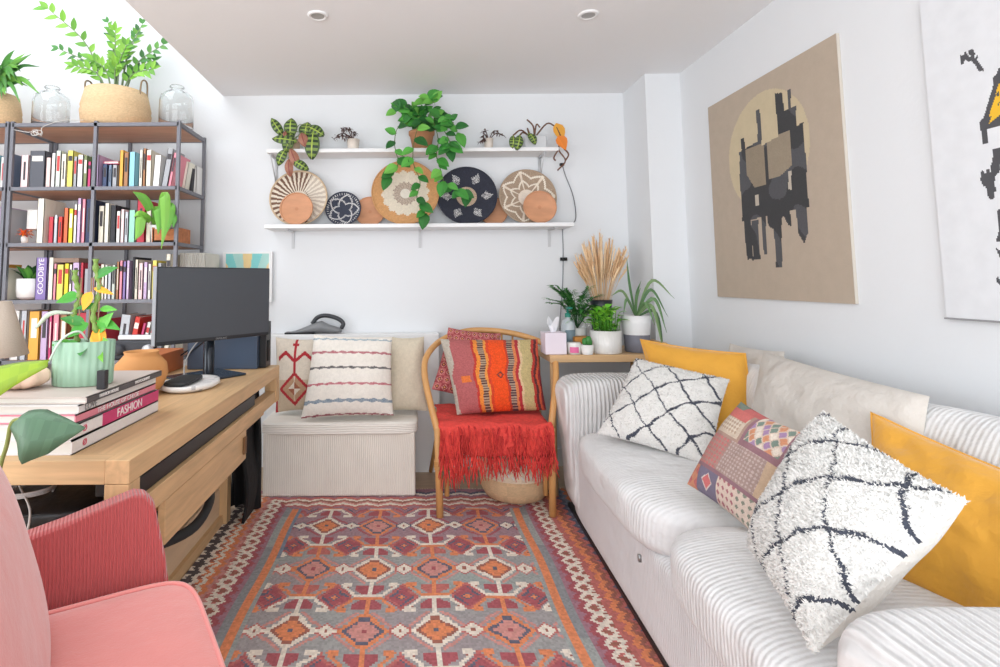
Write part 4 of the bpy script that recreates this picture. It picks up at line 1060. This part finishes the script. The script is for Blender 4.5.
# trailing cactus by the right upright, second shelf
t=thing('trailing_cactus','broad-leaved green cactus hanging over the second bookshelf board in a white pot','potted plant',(PX(155),3.08,T2))
potcyl('pot',PX(153),3.075,T2,.042,.05,.10,CERW,t)
b=MB(); r=random.Random(15)
X0=PX(155)
for pts,w in (([(X0-.01,3.06,1.48),(X0-.05,3.0,1.60),(X0-.10,2.97,1.64)],.05),([(X0,3.06,1.48),(X0+.06,2.99,1.62),(X0+.085,2.96,1.56),(X0+.09,2.95,1.44),(X0+.08,2.94,1.32)],.055),([(X0,3.06,1.48),(X0+.10,2.98,1.56),(X0+.11,2.96,1.48),(X0+.10,2.95,1.40)],.05),([(X0-.01,3.06,1.47),(X0-.05,2.98,1.50),(X0-.06,2.97,1.42),(X0-.075,2.96,1.37)],.055),([(X0-.01,3.06,1.48),(X0-.06,2.98,1.52),(X0-.09,2.97,1.50)],.035),([(X0+.01,3.06,1.48),(X0+.03,2.99,1.55),(X0+.05,2.97,1.47),(X0+.05,2.96,1.40)],.05),([(X0+.02,3.0,1.53),(X0+.12,2.97,1.50),(X0+.13,2.97,1.44)],.045)):
    strap(b,pts,w,jit(r.choice([S(98,160,56),S(80,144,50),S(118,174,66)]),.1,r),7)
b.build('foliage',LEAF,t)
t=thing('wooden_tray','rough orange brown wooden tray at the right end of the second shelf','tray',(-1.40,3.1,T2))
b=MB(); b.box(-1.455,-1.325,3.02,3.2,T2+.0005,T2+.012); b.box(-1.46,-1.448,3.02,3.2,T2+.0005,T2+.085); b.box(-1.328,-1.318,3.02,3.2,T2+.0005,T2+.085); b.box(-1.455,-1.325,3.02,3.032,T2+.0005,T2+.075); b.box(-1.455,-1.325,3.19,3.2,T2+.0005,T2+.085); b.build('tray',mat('bark_wood',(196,124,80),.8,vary=.25,vscale=30,bump=(60,.004)),t,smooth=False)
# on top
TT1=TZ[0]
def strawbasket(name,label,x,y,z,r0,r1,h,handle=True):
    t=thing(name,label,'basket',(x,y,z))
    MB().lathe([(0,z+.001),(r0*.9,z+.001),(r0,z+.02),(r0*1.06,z+h*.45),(r0*1.03,z+h*.52),(r0*1.05,z+h*.58),(r1,z+h),(r1-.008,z+h),(r1-.004,z+h*.85)],(x,y,0),48).build('body',STRAW,t)
    if handle:
        for s in (-1,1): MB().tube(spline([(x+s*r1*.96,y-.05,z+h*.9),(x+s*(r1*.99),y-.04,z+h+.06),(x+s*(r1*.99),y+.02,z+h+.07),(x+s*r1*.96,y+.04,z+h*.9)],6),.005,6).build('handle',mat('dark_rope',(150,128,104),.9),t)
    return t
strawbasket('seagrass_basket','large seagrass basket on top of the main bookshelf holding the tall green houseplant',-1.775,3.18,TT1,.182,.17,.235)
t=thing('zz_plant','tall glossy green houseplant rising from the large seagrass basket','plant',(-1.775,3.18,TT1+.10))
b=MB(); b.lathe([(.0,TT1+.02),(.10,TT1+.02),(.12,TT1+.17),(.0,TT1+.175)],(-1.775,3.18,0),24); b.build('nursery_pot',BLACK,t)
b=MB(); r=random.Random(23)
Zb=TT1+.17
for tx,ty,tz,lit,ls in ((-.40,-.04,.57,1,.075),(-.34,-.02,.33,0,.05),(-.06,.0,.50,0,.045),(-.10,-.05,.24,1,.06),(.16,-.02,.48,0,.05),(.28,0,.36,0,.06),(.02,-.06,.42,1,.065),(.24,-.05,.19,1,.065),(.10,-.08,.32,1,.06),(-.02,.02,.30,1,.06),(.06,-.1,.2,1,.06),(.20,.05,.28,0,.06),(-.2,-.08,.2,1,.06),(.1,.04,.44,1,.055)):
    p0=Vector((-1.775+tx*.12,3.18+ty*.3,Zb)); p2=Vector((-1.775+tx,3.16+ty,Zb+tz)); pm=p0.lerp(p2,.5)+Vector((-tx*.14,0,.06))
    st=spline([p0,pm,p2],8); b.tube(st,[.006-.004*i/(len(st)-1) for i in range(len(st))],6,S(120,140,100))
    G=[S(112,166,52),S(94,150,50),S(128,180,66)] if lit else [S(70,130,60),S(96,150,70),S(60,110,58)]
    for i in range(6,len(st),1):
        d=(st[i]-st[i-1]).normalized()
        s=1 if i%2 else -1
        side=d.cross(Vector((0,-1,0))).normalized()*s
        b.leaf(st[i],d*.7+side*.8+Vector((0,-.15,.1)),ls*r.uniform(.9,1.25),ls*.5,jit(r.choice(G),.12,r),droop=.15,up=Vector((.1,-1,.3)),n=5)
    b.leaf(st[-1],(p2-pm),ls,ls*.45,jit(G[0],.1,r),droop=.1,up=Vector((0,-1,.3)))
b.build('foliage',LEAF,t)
for x,lb in ((-2.14,'clear glass cloche jar between the two straw plant baskets on the bookshelf'),(-1.395,'clear glass cloche jar at the right end of the bookshelf top')):
    t=thing('glass_cloche',lb,'glass jar',(x,3.14,TT1),0,'glass jars on top of the bookshelf')
    b=MB(); P_=[(.0,.003),(.088,.003),(.096,.012),(.096,.165),(.089,.198),(.065,.22),(.035,.232),(.03,.242),(.042,.254),(.037,.262)]
    b.lathe([(q[0],TT1+q[1]) for q in P_]+[(q[0]-.003,TT1+q[1]-.002) for q in P_[:1:-1]]+[(0,TT1+.008)],(x,3.14,0),40); b.build('jar',GLASS,t)
strawbasket('seagrass_basket','seagrass basket cut by the left edge of the photo on the neighbouring bookshelf',-2.50,3.17,TT1,.13,.12,.22,False)
t=thing('long_leaved_plant','plant with long pointed green leaves in the basket at the left edge','plant',(-2.50,3.17,TT1+.12))
MB().lathe([(0,TT1+.02),(.09,TT1+.02),(.10,TT1+.19),(0,TT1+.19)],(-2.50,3.17,0),20).build('nursery_pot',BLACK,t)
b=MB(); r=random.Random(29)
for k in range(52):
    a=r.uniform(-1.5,1.3) if k<34 else r.uniform(0,2*PI); ln=r.uniform(.2,.33); el=r.uniform(-.1,1.1)
    p0=(-2.46,3.12,TT1+.22+r.uniform(0,.12)); q=Vector((math.cos(a)*math.cos(el),-abs(math.sin(a))*.4,math.sin(el)+.1))
    p1=Vector(p0)+q*ln*.5; p2=p1+q*ln*.45+Vector((0,0,-r.uniform(.02,.16)))
    strap(b,[p0,p1,p2],r.uniform(.022,.036),jit(r.choice([S(92,146,56),S(70,126,52),S(110,164,64),S(54,104,48)]),.15,r),5)
b.build('foliage',LEAF,t)
# string light knot
b=MB(); r=random.Random(2)
pts=[(-2.24,2.985,2.0),(-2.16,2.985,1.985),(-2.12,2.98,1.99)]+[(-2.11+r.uniform(-.03,.03),2.98+r.uniform(-.012,.01),1.985+r.uniform(-.025,.025)) for k in range(14)]+[(-2.07,2.985,2.02),(-1.97,2.985,2.052),(-1.85,2.985,2.053)]
b.tube(spline(pts,4),.0018,5,S(210,206,200))
tag(b.build('string_light',PRINT),'thin fairy light wire knotted at the top left of the main bookshelf','string light')

# ------------------------------------------------------------------ desk
t=thing('desk','light oak frame desk with a lower shelf running towards the bookshelf','desk',(-1.0,2.0,0))
MB().box(-1.32,-.675,1.32,2.75,.692,.72).build('desk_top',OAK,t,bv=.003)
b=MB(); b.box(-.728,-.670,1.312,2.755,.665,.7205); b.box(-1.325,-1.27,1.312,2.755,.665,.7205); b.build('side_rail',OAK,t,bv=.002)
for y in (1.312,2.702): MB().box(-1.27,-.728,y,y+.053,.665,.7205).build('end_rail',OAKX,t,bv=.002)
for x in (-.728,-1.325):
    for y in (1.312,2.70):
        far=(y>2 and x>-1); MB().box(x,x+.058,y,y+.055,.548 if far else 0,.6645).build('leg',OAKZ,t,bv=.002)
MB().box(-.93,-.875,2.62,2.675,0,.49).build('inner_leg',OAKZ,t,bv=.002)
b=MB(); b.box(-.722,-.675,1.37,2.70,.548,.602); b.box(-1.32,-1.275,1.37,2.70,.47,.52); b.build('lower_rail',OAK,t,bv=.002)
b=MB(); b.box(-1.27,-.73,1.37,2.70,.49,.51); b.build('lower_shelf',OAK,t,bv=.002)
fl=MB().box(-.700,-.678,1.53,2.25,.425,.545).build('flap_panel',OAK,t,bv=.003)
b=MB(); b.box(-.676,-.668,2.20,2.225,.455,.52); b.build('flap_handle',mat('slot_brown',(120,84,50),.6),fl,bv=.001)
t=thing('soundbar','long black soundbar lying in the open slot under the desk top','soundbar',(-.75,1.9,.603))
MB().box(-.80,-.688,1.40,2.40,.6025,.650).build('body',BLACK,t,bv=.004)
MB().box(-.765,-.70,1.46,2.32,.6503,.6545).build('grille',mat('grille_cloth',(40,34,34),.9,bump=(200,.002)),t)
MB().tube([(-.695,1.52,.650),(-.685,1.50,.66),(-.70,1.47,.663)],.004,8).build('cable_plug',mat('dark_steel',(70,74,80),.3),t)
t=thing('shoulder_bag','flat black leather bag with pale cable coiled on it, on the lower desk shelf','bag',(-1.0,1.7,.51))
b=MB(); b.soft((-.98,1.66,.545),(.17,.26,.034),4,18); b.build('body',mat('black_leather',(28,28,30),.4,bump=(30,.003)),t)
b=MB(); b.tube([(-1.14,1.44,.56),(-.98,1.395,.56),(-.83,1.44,.56)],.004,6); b.build('seam',BLACK,t)
b=MB(); r=random.Random(6); pts=[]
for k in range(26):
    a=k*.85; pts.append((-1.04+.075*math.cos(a)*(.7+.3*r.random()),1.50+.06*math.sin(a),.582+.002*k*.3))
pts+=[(-.96,1.40,.575),(-.95,1.37,.52),(-.96,1.34,.515)]
tag(MB().tube(spline(pts,5),.0028,6,S(206,200,196)).build('charging_cable',PRINT),'thin pale charging cable coiled on the black bag under the desk','cable')
b=MB(); b.tube(spline([(-.90,1.33,.516),(-.98,1.30,.50),(-1.06,1.26,.47),(-1.12,1.2,.43)],8),.006,8,S(206,176,130)); tag(b.build('rope',PRINT),'twisted straw coloured rope running from the lower desk shelf behind the pink armchair','rope')
t=thing('paper_stack','stack of white papers at the window end of the lower desk shelf','paper',(-1.2,1.95,.51))
for k,(c,z) in enumerate((((236,234,230),.511),((120,150,190),.529),((244,242,238),.5445))):
    MB().box(-1.268+.004*k,-1.165,1.70+.01*k,2.3,z,z+.014).build('papers',mat('papers_%s'%['low','blue','high'][k],c,.8),t,smooth=False)
t=thing('storage_crate','low pale wooden crate on the floor under the desk','crate',(-1.1,2.1,0))
b=MB(); b.box(-1.28,-.91,1.55,2.66,.0005,.02); b.box(-.93,-.91,1.55,2.66,.0005,.17); b.box(-1.28,-1.26,1.55,2.66,.0005,.17); b.box(-1.28,-.91,1.55,1.57,.0005,.17); b.box(-1.28,-.91,2.64,2.66,.0005,.17); b.build('box',mat('pine',(218,192,158),.6,wood=True,vary=.08,vscale=5,stretch=(7,.7,7)),t,smooth=False)
MB().box(-.9095,-.892,1.55,2.66,.0005,.05).build('skid',OAK,t,smooth=False)
t=thing('gym_bag','black soft bag lying in the wooden crate under the desk','bag',(-1.08,2.1,.02))
b=MB(); b.soft((-1.09,2.1,.19),(.15,.42,.165),3,16,fn=lambda p:p+Vector((0,0,.02*noise.noise(p*9)))); b.build('body',SOFTBLACK,t)
MB().tube(spline([(-.97,1.75,.30),(-.87,1.85,.27),(-.80,2.05,.25),(-.82,2.25,.29),(-.95,2.35,.34)],6),.018,8).build('handle',mat('strap_grey',(44,48,50),.7),t)
def clP(u,v):
    x=-.92+.145*u+.012*math.sin(u*14+v*3); y=2.79+.02*math.sin(u*19)+.015*math.sin(v*6+u*4); return Vector((x,y,.02+.60*v))
def clP2(u,v): return Vector((-.775-.02+.018*math.sin(v*7),2.60+.20*u,.02+.60*v))
b=MB(); b.grid(clP,24,16); b.grid(clP2,12,16); tag(b.build('black_cloth',SOFTBLACK,thick=.012),'black cloth cover hanging at the far end of the desk beside the storage bench','cloth')

# on the desk
DT=.7205
t=thing('monitor','wide black computer monitor on a square stand facing the armchair','monitor',(-.88,2.42,DT))
A=math.atan2(.45,.35); c0=Vector((-.850,2.375,1.043)); M=Matrix.Translation(c0)@Matrix.Rotation(A,4,'Z')
MB().box(-.274,.274,-.0,.026,-.158,.158,M=M).build('casing',mat('monitor_casing',(40,42,46),.4),t,bv=.004)
b=MB(); b.box(-.269,.269,-.0025,-.0004,-.142,.153,M=M); b.build('screen',mat('screen_glass',(76,80,86),.32),t,smooth=False)
b=MB(); b.box(-.2765,-.2745,.0,.026,-.158,.158,M=M); b.build('side_edge',mat('silver_edge',(190,194,200),.3,metal=.6),t,smooth=False)
text('SAMSUNG',.012,M@Vector((.02,-.0008,-.151)),(R(90),0,A),INKG,t)
b=MB(); b.box(-.08,.08,.028,.06,-.06,.06,M=M); b.build('mount',BLACK,t,bv=.003)
MB().lathe([(.024,DT+.012),(.024,.98),(.0,.98)],(-.905,2.43,0),24).build('stand_pole',mat('gloss_black',(34,40,48),.2,metal=.3),t)
b=MB(); b.box(-.13,.13,-.03,.20,DT-1.043+.001,DT-1.043+.010,M=M); b.build('stand_base',mat('gloss_blue_black',(42,54,66),.15),t,bv=.002)
b=MB(); 
for p in ([(-.99,2.62,.9),(-1.05,2.6,.82),(-1.06,2.55,.76),(-1.0,2.4,.725),(-.96,2.3,.724)],[(-1.0,2.6,.88),(-1.1,2.65,.80),(-1.17,2.65,.76),(-1.2,2.6,.74)],[(-.98,2.62,.87),(-1.08,2.62,.78),(-1.02,2.7,.74)]): b.tube(spline(p,6),.0032,6,S(180,178,176) if p[0][0]==-.99 else S(34,34,38))
tag(b.build('monitor_cables',PRINT),'loose black and grey cables hanging behind the monitor','cable')
t=thing('computer_case','dark blue grey computer case standing on the desk end behind the monitor','computer',(-.9,2.85,DT))
MB().box(-1.08,-.745,2.62,2.745,DT+.001,DT+.155).build('body',mat('blue_grey_case',(64,78,98),.35),t,bv=.004)
MB().box(-.7445,-.712,2.655,2.745,DT+.001,DT+.22).build('side_panel',BLACK,t,bv=.003)
MB().box(-.7118,-.7095,2.675,2.715,DT+.03,DT+.13).build('vent',mat('vent_black',(10,10,12),.8),t)
t=thing('stone_tray','white marble effect round tray with a black object on it near the monitor','tray',(-.87,2.18,DT))
def trf(i,k): return jit(S(238,236,234),.03,r3) if (k*7+i*3)%11 else S(196,196,198)
b=MB(); b.lathe([(0,DT+.001),(.105,DT+.001),(.125,DT+.012),(.122,DT+.026),(.10,DT+.022),(0,DT+.020)],(-.885,2.19,0),48,cf=trf,sx=.85,sy=1.15); b.build('tray',PRINT,t)
b=MB(); b.soft((-.905,2.17,DT+.032),(.05,.10,.009),4,8); tag(b.build('pen_case',mat('pen_case_black',(44,46,48),.6)),'flat black case lying in the white tray','case')
t=thing('ochre_vase','round ochre vase on the desk behind the book stack','vase',(-.93,2.06,DT))
MB().lathe([(0,DT+.001),(.05,DT+.001),(.078,DT+.03),(.094,DT+.075),(.088,DT+.115),(.066,DT+.14),(.058,DT+.15),(.062,DT+.16),(.055,DT+.16),(.05,DT+.14)],(-1.02,2.06,0),40).build('body',mat('ochre_clay',(214,152,92),.75,vary=.05),t)
t=thing('wooden_box','small orange brown wooden box behind the monitor stand','box',(-1.16,2.66,DT))
MB().box(-1.26,-1.125,2.45,2.69,DT+.0005,DT+.095).build('box',mat('teak',(196,112,64),.6,wood=True,vary=.12),t,bv=.003)
# film camera on the shelf behind
t=thing('film_camera','old black film camera with silver dials on the lowest visible bookshelf board','camera',(PX(138),3.0,T4))
cx_=PX(140)
MB().box(cx_-.11,cx_+.11,2.995,3.05,T4+.0005,T4+.105).build('body',mat('camera_black',(62,64,70),.6,bump=(200,.002)),t,bv=.012,seg=3)
MB().box(cx_-.09,cx_+.10,3.0,3.045,T4+.1055,T4+.135).build('top_plate',mat('silver_plate',(214,214,218),.35,metal=.5),t,bv=.008)
for dx,c in ((-.07,'camera_black'),(.085,'silver_plate')): MB().lathe([(0,.03),(.02,.03),(.028,.02),(.03,0)],(cx_+dx,2.994,T4+.055),24,M=Matrix.Rotation(R(90),4,'X')).build('dial',mat(c),t)

# book stack
bx=[('large pale pink slipcased fashion book at the bottom of the desk stack','blush_slip',(240,214,222),0,.072,.0,(.0,.0)),]
def flatbook(label,x0,x1,y0,y1,z0,z1,cm,title=None,tcol=None,tsz=.02,panel=None,group='large books stacked on the desk',rz=0):
    t=thing('book',label,'book',((x0+x1)/2,(y0+y1)/2,z0),R(rz),group)
    X0,X1,Y0,Y1=x0-(x0+x1)/2,x1-(x0+x1)/2,y0-(y0+y1)/2,y1-(y0+y1)/2; h=z1-z0
    b=MB(); b.box(X0,X1,Y0,Y1,0.0004,.003); b.box(X0,X1,Y0,Y1,h-.003,h); b.box(X1-.003,X1,Y0,Y1,0.0004,h); cov=b.build('cover',cm,t,w=0,smooth=False)
    MB().box(X0+.004,X1-.003,Y0+.004,Y1-.004,.003,h-.003).build('pages',PAPER,t,w=0,smooth=False)
    if panel: MB().box(X1,X1+.0008,Y0+panel[0],Y0+panel[1],.001,h-.001).build('spine_panel',panel[2],cov,w=0,smooth=False)
    if title:
        for (s,yy,sz,mt_,wd) in title:
            o=text(s,sz,(0,0,0),(R(90),0,R(90)),mt_,cov,wd); o.location=(X1+.0014,Y0+yy,h/2)
    return t
HOT=mat('hot_pink',(204,60,116),.5); ROSE=mat('rose_pink',(232,140,156),.5); PINKINK=mat('pink_ink',(214,90,110),.6)
BL=mat('blush_cover',(238,216,224),.6); GW=mat('grey_white_cover',(224,222,220),.6); DKB=mat('dark_cover',(84,82,84),.5); OFF=mat('off_white_cover',(232,226,224),.6)
flatbook('thick pink and white book at the very bottom of the desk stack',-1.16,-.832,1.352,1.80,DT,DT+.034,OFF,[('Ø',.05,.022,PINKINK,None)])
flatbook('pink spined fashion book second from the bottom of the desk stack',-1.16,-.833,1.352,1.80,DT+.0344,DT+.069,OFF,[('FASHION',.27,.034,INKW,None),('Ø',.05,.022,PINKINK,None)],panel=(.13,.448,HOT))
flatbook('salmon pink book in the middle of the desk stack',-1.13,-.838,1.372,1.79,DT+.0694,DT+.0915,ROSE,[('THE HOUSE OF CHLOE',.20,.019,INKW,1.1)])
flatbook('pale grey book second from the top of the desk stack',-1.12,-.833,1.375,1.78,DT+.0919,DT+.114,GW,[('LOVE',.05,.022,INKG,None)])
flatbook('dark spined book at the top of the desk stack under the green planter',-1.11,-.820,1.385,1.79,DT+.1144,DT+.132,mat('taupe_cover',(206,192,184),.5),[('FASHION HOUSE',.10,.012,INKW,None),('PHOTOGRAPHY',.28,.012,INKW,None)],panel=(.0,.405,DKB))
BT=DT+.1325
# green fluted planter with trained stems
t=thing('green_planter','sage green fluted oval planter with tall trained stems on top of the book stack','potted plant',(-.955,1.53,BT))
px,py=-.937,1.56
b=MB(); b.lathe([(0,BT+.0005),(.076,BT+.0005),(.079,BT+.004),(.082,BT+.122),(.077,BT+.122),(.075,BT+.10)],(px,py,0),144,flute=(24,.022),sy=.72); b.build('pot',mat('sage_glaze',(152,186,160),.4),t)
MB().lathe([(0,BT+.10),(.079,BT+.10)],(px,py,0),28,sy=.72).build('soil',SOIL,t)
b=MB(); r=random.Random(91)
for x in (px-.02,px+.01,px+.035): b.tube([(x,py,BT+.09),(x+.004,py,BT+.30)],.0022,5,S(150,120,90))
for sx_,top in ((-.028,.29),(.03,.33)):
    pts=[(px+sx_+.006*math.sin(k*1.3),py+.004*math.cos(k),BT+.09+top*k/9*.8) for k in range(10)]
    b.tube(spline(pts,4),[.0075+.0022*math.sin(i*1.6) for i in range(37)],8,S(120,150,70))
OR_=S(244,160,40); GR=[S(70,150,50),S(90,170,60),S(56,130,50),S(120,186,70)]
for c,d,l,w,cc in (((.02,0,.30),(1,-.2,.55),.09,.03,GR[2]),((.02,0,.27),(1,-.1,-.15),.065,.018,OR_),((.02,-.01,.26),(-.35,-.2,-1),.05,.035,OR_),((-.02,0,.25),(-1,-.3,-.2),.06,.035,GR[0]),((.035,0,.14),(.7,-.2,1),.095,.035,GR[1]),((.03,0,.18),(1,-.2,-.2),.085,.03,GR[0]),((.03,0,.16),(.6,-.2,-.9),.07,.04,OR_),((.03,0,.15),(.3,-.3,-1),.06,.03,S(240,190,60)),((-.0,0,.17),(-.7,-.2,.3),.07,.03,GR[2]),((.01,0,.17),(-.8,-.3,-.5),.06,.035,GR[0]),((.03,0,.12),(1,-.3,.2),.05,.022,GR[3]),((.0,-.02,.11),(-1,-.3,.1),.06,.03,GR[0]),((.02,-.02,.105),(.2,-.7,-.1),.06,.035,GR[2]),((.05,-.02,.10),(.6,-.5,-.5),.05,.02,GR[3]),((-.03,-.01,.11),(-.6,-.6,.2),.05,.03,GR[1]),((.03,0,.22),(-.9,-.2,.0),.055,.022,GR[2]),((.04,0,.21),(.9,-.2,.1),.06,.02,GR[1])):
    b.leaf((px+c[0],py+c[1],BT+c[2]),d,l,w,cc,droop=.15,up=Vector((0,-1,.4)),n=6)
b.tube(spline([(px-.06,py-.06,BT+.07),(px-.03,py-.055,BT+.13),(px+.0,py-.03,BT+.15),(px+.01,py,BT+.12)],6),.003,6,S(206,220,206))
b.tube(spline([(px-.03,py-.01,BT+.20),(px-.08,py-.03,BT+.20),(px-.12,py-.03,BT+.16)],6),[.003+.004*math.sin(PI*i/12) for i in range(13)],6,S(190,204,184))
b.build('foliage',LEAF,t)
tag(MB().box(-.850,-.828,1.475,1.495,BT+.0005,BT+.05).build('lighter',mat('lighter_black',(40,40,44),.4),bv=.002),'small black and white lighter standing beside the green planter','lighter')
t=thing('shell_ornament','peach and white carved shell ornament lying on the book stack left of the green planter','ornament',(-1.07,1.50,BT))
def shf(p):
    a=math.atan2(p.y,p.x); return p*(1+.05*math.sin(a*9))
b=MB(); b.soft((-1.075,1.50,BT+.033),(.075,.055,.033),2.2,20,fn=shf); b.build('shell',mat('peach_shell',(246,214,190),.6,vary=.1,vscale=14),t)
MB().soft((-1.05,1.452,BT+.045),(.012,.004,.006),2.2,8).build('opening',mat('shell_brown',(96,66,50),.7),t)
# lamp shade at the left edge
t=thing('table_lamp','table lamp with a beige linen cone shade at the left edge of the photo','lamp',(-1.16,1.62,DT))
MB().lathe([(.055,1.085),(.105,.925),(.103,.925),(.053,1.085)],(-1.262,1.62,0),40).build('lamp_shade',mat('linen_shade',(206,192,178),.9,bump=(200,.001)),t)
MB().lathe([(0,DT+.001),(.055,DT+.001),(.06,DT+.02),(.05,DT+.15),(.015,DT+.20),(.012,.99),(0,.99)],(-1.262,1.62,0),28).build('base',mat('terracotta_base',(196,120,84),.7),t)
t=thing('wooden_bowl','turned orange wooden bowl on the desk by the left edge','bowl',(-1.235,1.42,DT))
MB().lathe([(0,DT+.001),(.04,DT+.001),(.065,DT+.05),(.075,DT+.11),(.07,DT+.11),(.05,DT+.04),(0,DT+.02)],(-1.235,1.42,0),32).build('bowl',mat('bowl_wood',(230,160,84),.5),t)
# monstera-like plant with leaves in the left foreground
t=thing('leafy_houseplant','tall houseplant standing left of the armchair, two of its leaves reaching into view','plant',(-1.12,1.12,0))
MB().lathe([(0,.001),(.12,.001),(.15,.26),(.14,.26),(.13,.22)],(-1.22,1.02,0),36).build('pot',TERRA,t)
MB().lathe([(0,.225),(.13,.225)],(-1.22,1.02,0),24).build('soil',SOIL,t)
b=MB()
b.tube(spline([(-1.20,1.03,.22),(-1.10,1.12,.50),(-.92,1.18,.66),(-.885,1.20,.77),(-.872,1.20,.835),(-.85,1.20,.845)],8),.0045,7,S(130,140,74))
b.tube(spline([(-1.22,1.02,.22),(-1.25,1.15,.6),(-1.22,1.22,.84),(-1.10,1.25,.92)],8),.0045,7,S(130,140,74))
b.build('stems',LEAF,t)
def bigleaf(P0,pts,prof,col,col2,nrm,name):
    # pts: midrib, prof: (left half-width, right half-width) per midrib point
    st=spline(pts,4); m=len(st)-1; b=MB(); vs=[];fs=[];cs=[]
    for i,p in enumerate(st):
        d=(st[min(i+1,m)]-st[max(i-1,0)]).normalized(); s=d.cross(Vector(nrm)).normalized(); n_=s.cross(d)
        f=i/m*(len(prof)-1); j=min(int(f),len(prof)-2); k=f-j
        a=prof[j][0]*(1-k)+prof[j+1][0]*k; c=prof[j][1]*(1-k)+prof[j+1][1]*k
        for q,hw in ((-1,a),(-.5,a),(0,0),(.5,c),(1,c)): vs.append(p+s*q*hw-n_*abs(q)*hw*.35)
    for i in range(m):
        for j in range(4): a=i*5+j; fs.append((a,a+1,a+6,a+5)); cs.append(jit(mix(col,col2,(i*4+j)%3/3),.05,r3))
    b.add(vs,fs,cs); return b.build(name,LEAF,t,thick=.0012)
bigleaf(None,[(-.875,1.20,.835),(-.83,1.185,.85),(-.77,1.18,.845),(-.70,1.18,.832)],[(.0,.008),(.022,.06),(.026,.085),(.014,.06),(.0,.004)],S(78,110,84),S(88,122,94),(.1,-.8,.6),'leaf')
bigleaf(None,[(-1.10,1.25,.92),(-1.0,1.24,.93),(-.91,1.24,.95),(-.825,1.24,.962)],[(.005,.03),(.015,.09),(.015,.07),(.012,.04),(.006,.012)],S(140,168,38),S(120,150,38),(0,-.75,.65),'leaf')

# ------------------------------------------------------------------ pink armchair (local frame: x forward, y to its left)
PINK=mat('pink_velvet',(228,144,138),.7,vary=.07,vscale=4,bump=((5,.01),(200,.0006)),sheen=.6)
PINKR=mat('pink_velvet_ribbed',(206,92,92),.75,vary=.07,vscale=4,rib=((1,0,0),.0075),ribamp=.0015,ribdark=.88,sheen=.5)
t=thing('armchair','pink velvet armchair with a ribbed inner arm in the near left corner','armchair',(-.570,.935,.114),R(31)); t.scale=(.9,.9,.9)
def stf(p): return Vector((p.x,p.y,p.z+.012*math.cos(p.x*5)*math.cos(p.y*5)))
MB().soft((-.015,-.07,.375),(.275,.325,.06),7,24,fn=stf).build('seat_cushion',PINK,t,w=0)
def ring(z,y1,hx,hy,cx=0,cy=-.02,e=7,n=60):
    return [(cx+hx*math.copysign(abs(math.cos(a))**(2/e),math.cos(a)),cy+hy*math.copysign(abs(math.sin(a))**(2/e),math.sin(a)),z) for a in np.linspace(0,2*PI,n)]
MB().tube(ring(.427,0,.264,.314,cx=-.015,cy=-.07),.0055,6,cap=False).build('piping',mat('pink_piping',(232,148,142),.7,sheen=.5),t,w=0)
MB().soft((-.02,-.07,.235),(.27,.34,.07),8,14).build('seat_base',PINK,t,w=0)
def armP(side):
    # tapering slab: outline in x/z, thickness in y
    out=[(-.34,.24),(.20,.24),(.215,.34),(.20,.46),(.175,.58),(.155,.605),(.13,.612),(-.02,.58),(-.2,.55),(-.34,.54)]
    b=MB(); n=len(out)
    def yo(x,z): return (.265+.06*max(0,(z-.34)/.27)*(.5+.5*min(1,(x+.34)/.5)))
    rings=[]
    for q,ins in ((0,.012),(.012,.0),(.062,.0),(.074,.012)):
        vs=[]
        cxm=-.05; czm=.42
        for x,z in out:
            dx,dz=cxm-x,czm-z; l=math.hypot(dx,dz)
            X,Z_=x+dx/l*ins,z+dz/l*ins
            vs.append((X,side*(yo(X,Z_)+q)-(.10 if side<0 else 0),Z_))
        rings.append(vs)
    allv=[p for v in rings for p in v]; fs=[]
    for i in range(3):
        for k in range(n): a=i*n+k; c=i*n+(k+1)%n; fs.append((a,c,c+n,a+n))
    fs.append(tuple(range(n))); fs.append(tuple(3*n+k for k in range(n)))
    b.add(allv,fs); return b
for s in (1,-1):
    o=armP(s).build('arm',PINKR,t,w=0,bv=.008,seg=3)
def bkf(p):
    p=p.copy(); k=(p.z+.28)/.56
    p.x-=.16*k; p.y*=1-.10*max(0,k-.6); return p
MB().soft((-.105,-.08,.635),(.125,.32,.255),3.2,24,fn=bkf).build('back_cushion',PINK,t,w=0)
for x,y in ((.2,.2),(.2,-.34),(-.25,.2),(-.25,-.34)):
    MB().tube([(x,y,.18),(x*1.12,y*1.06,-.112)],[.018,.011],12).build('leg',mat('dark_leg',(70,46,34),.5),t,w=0)
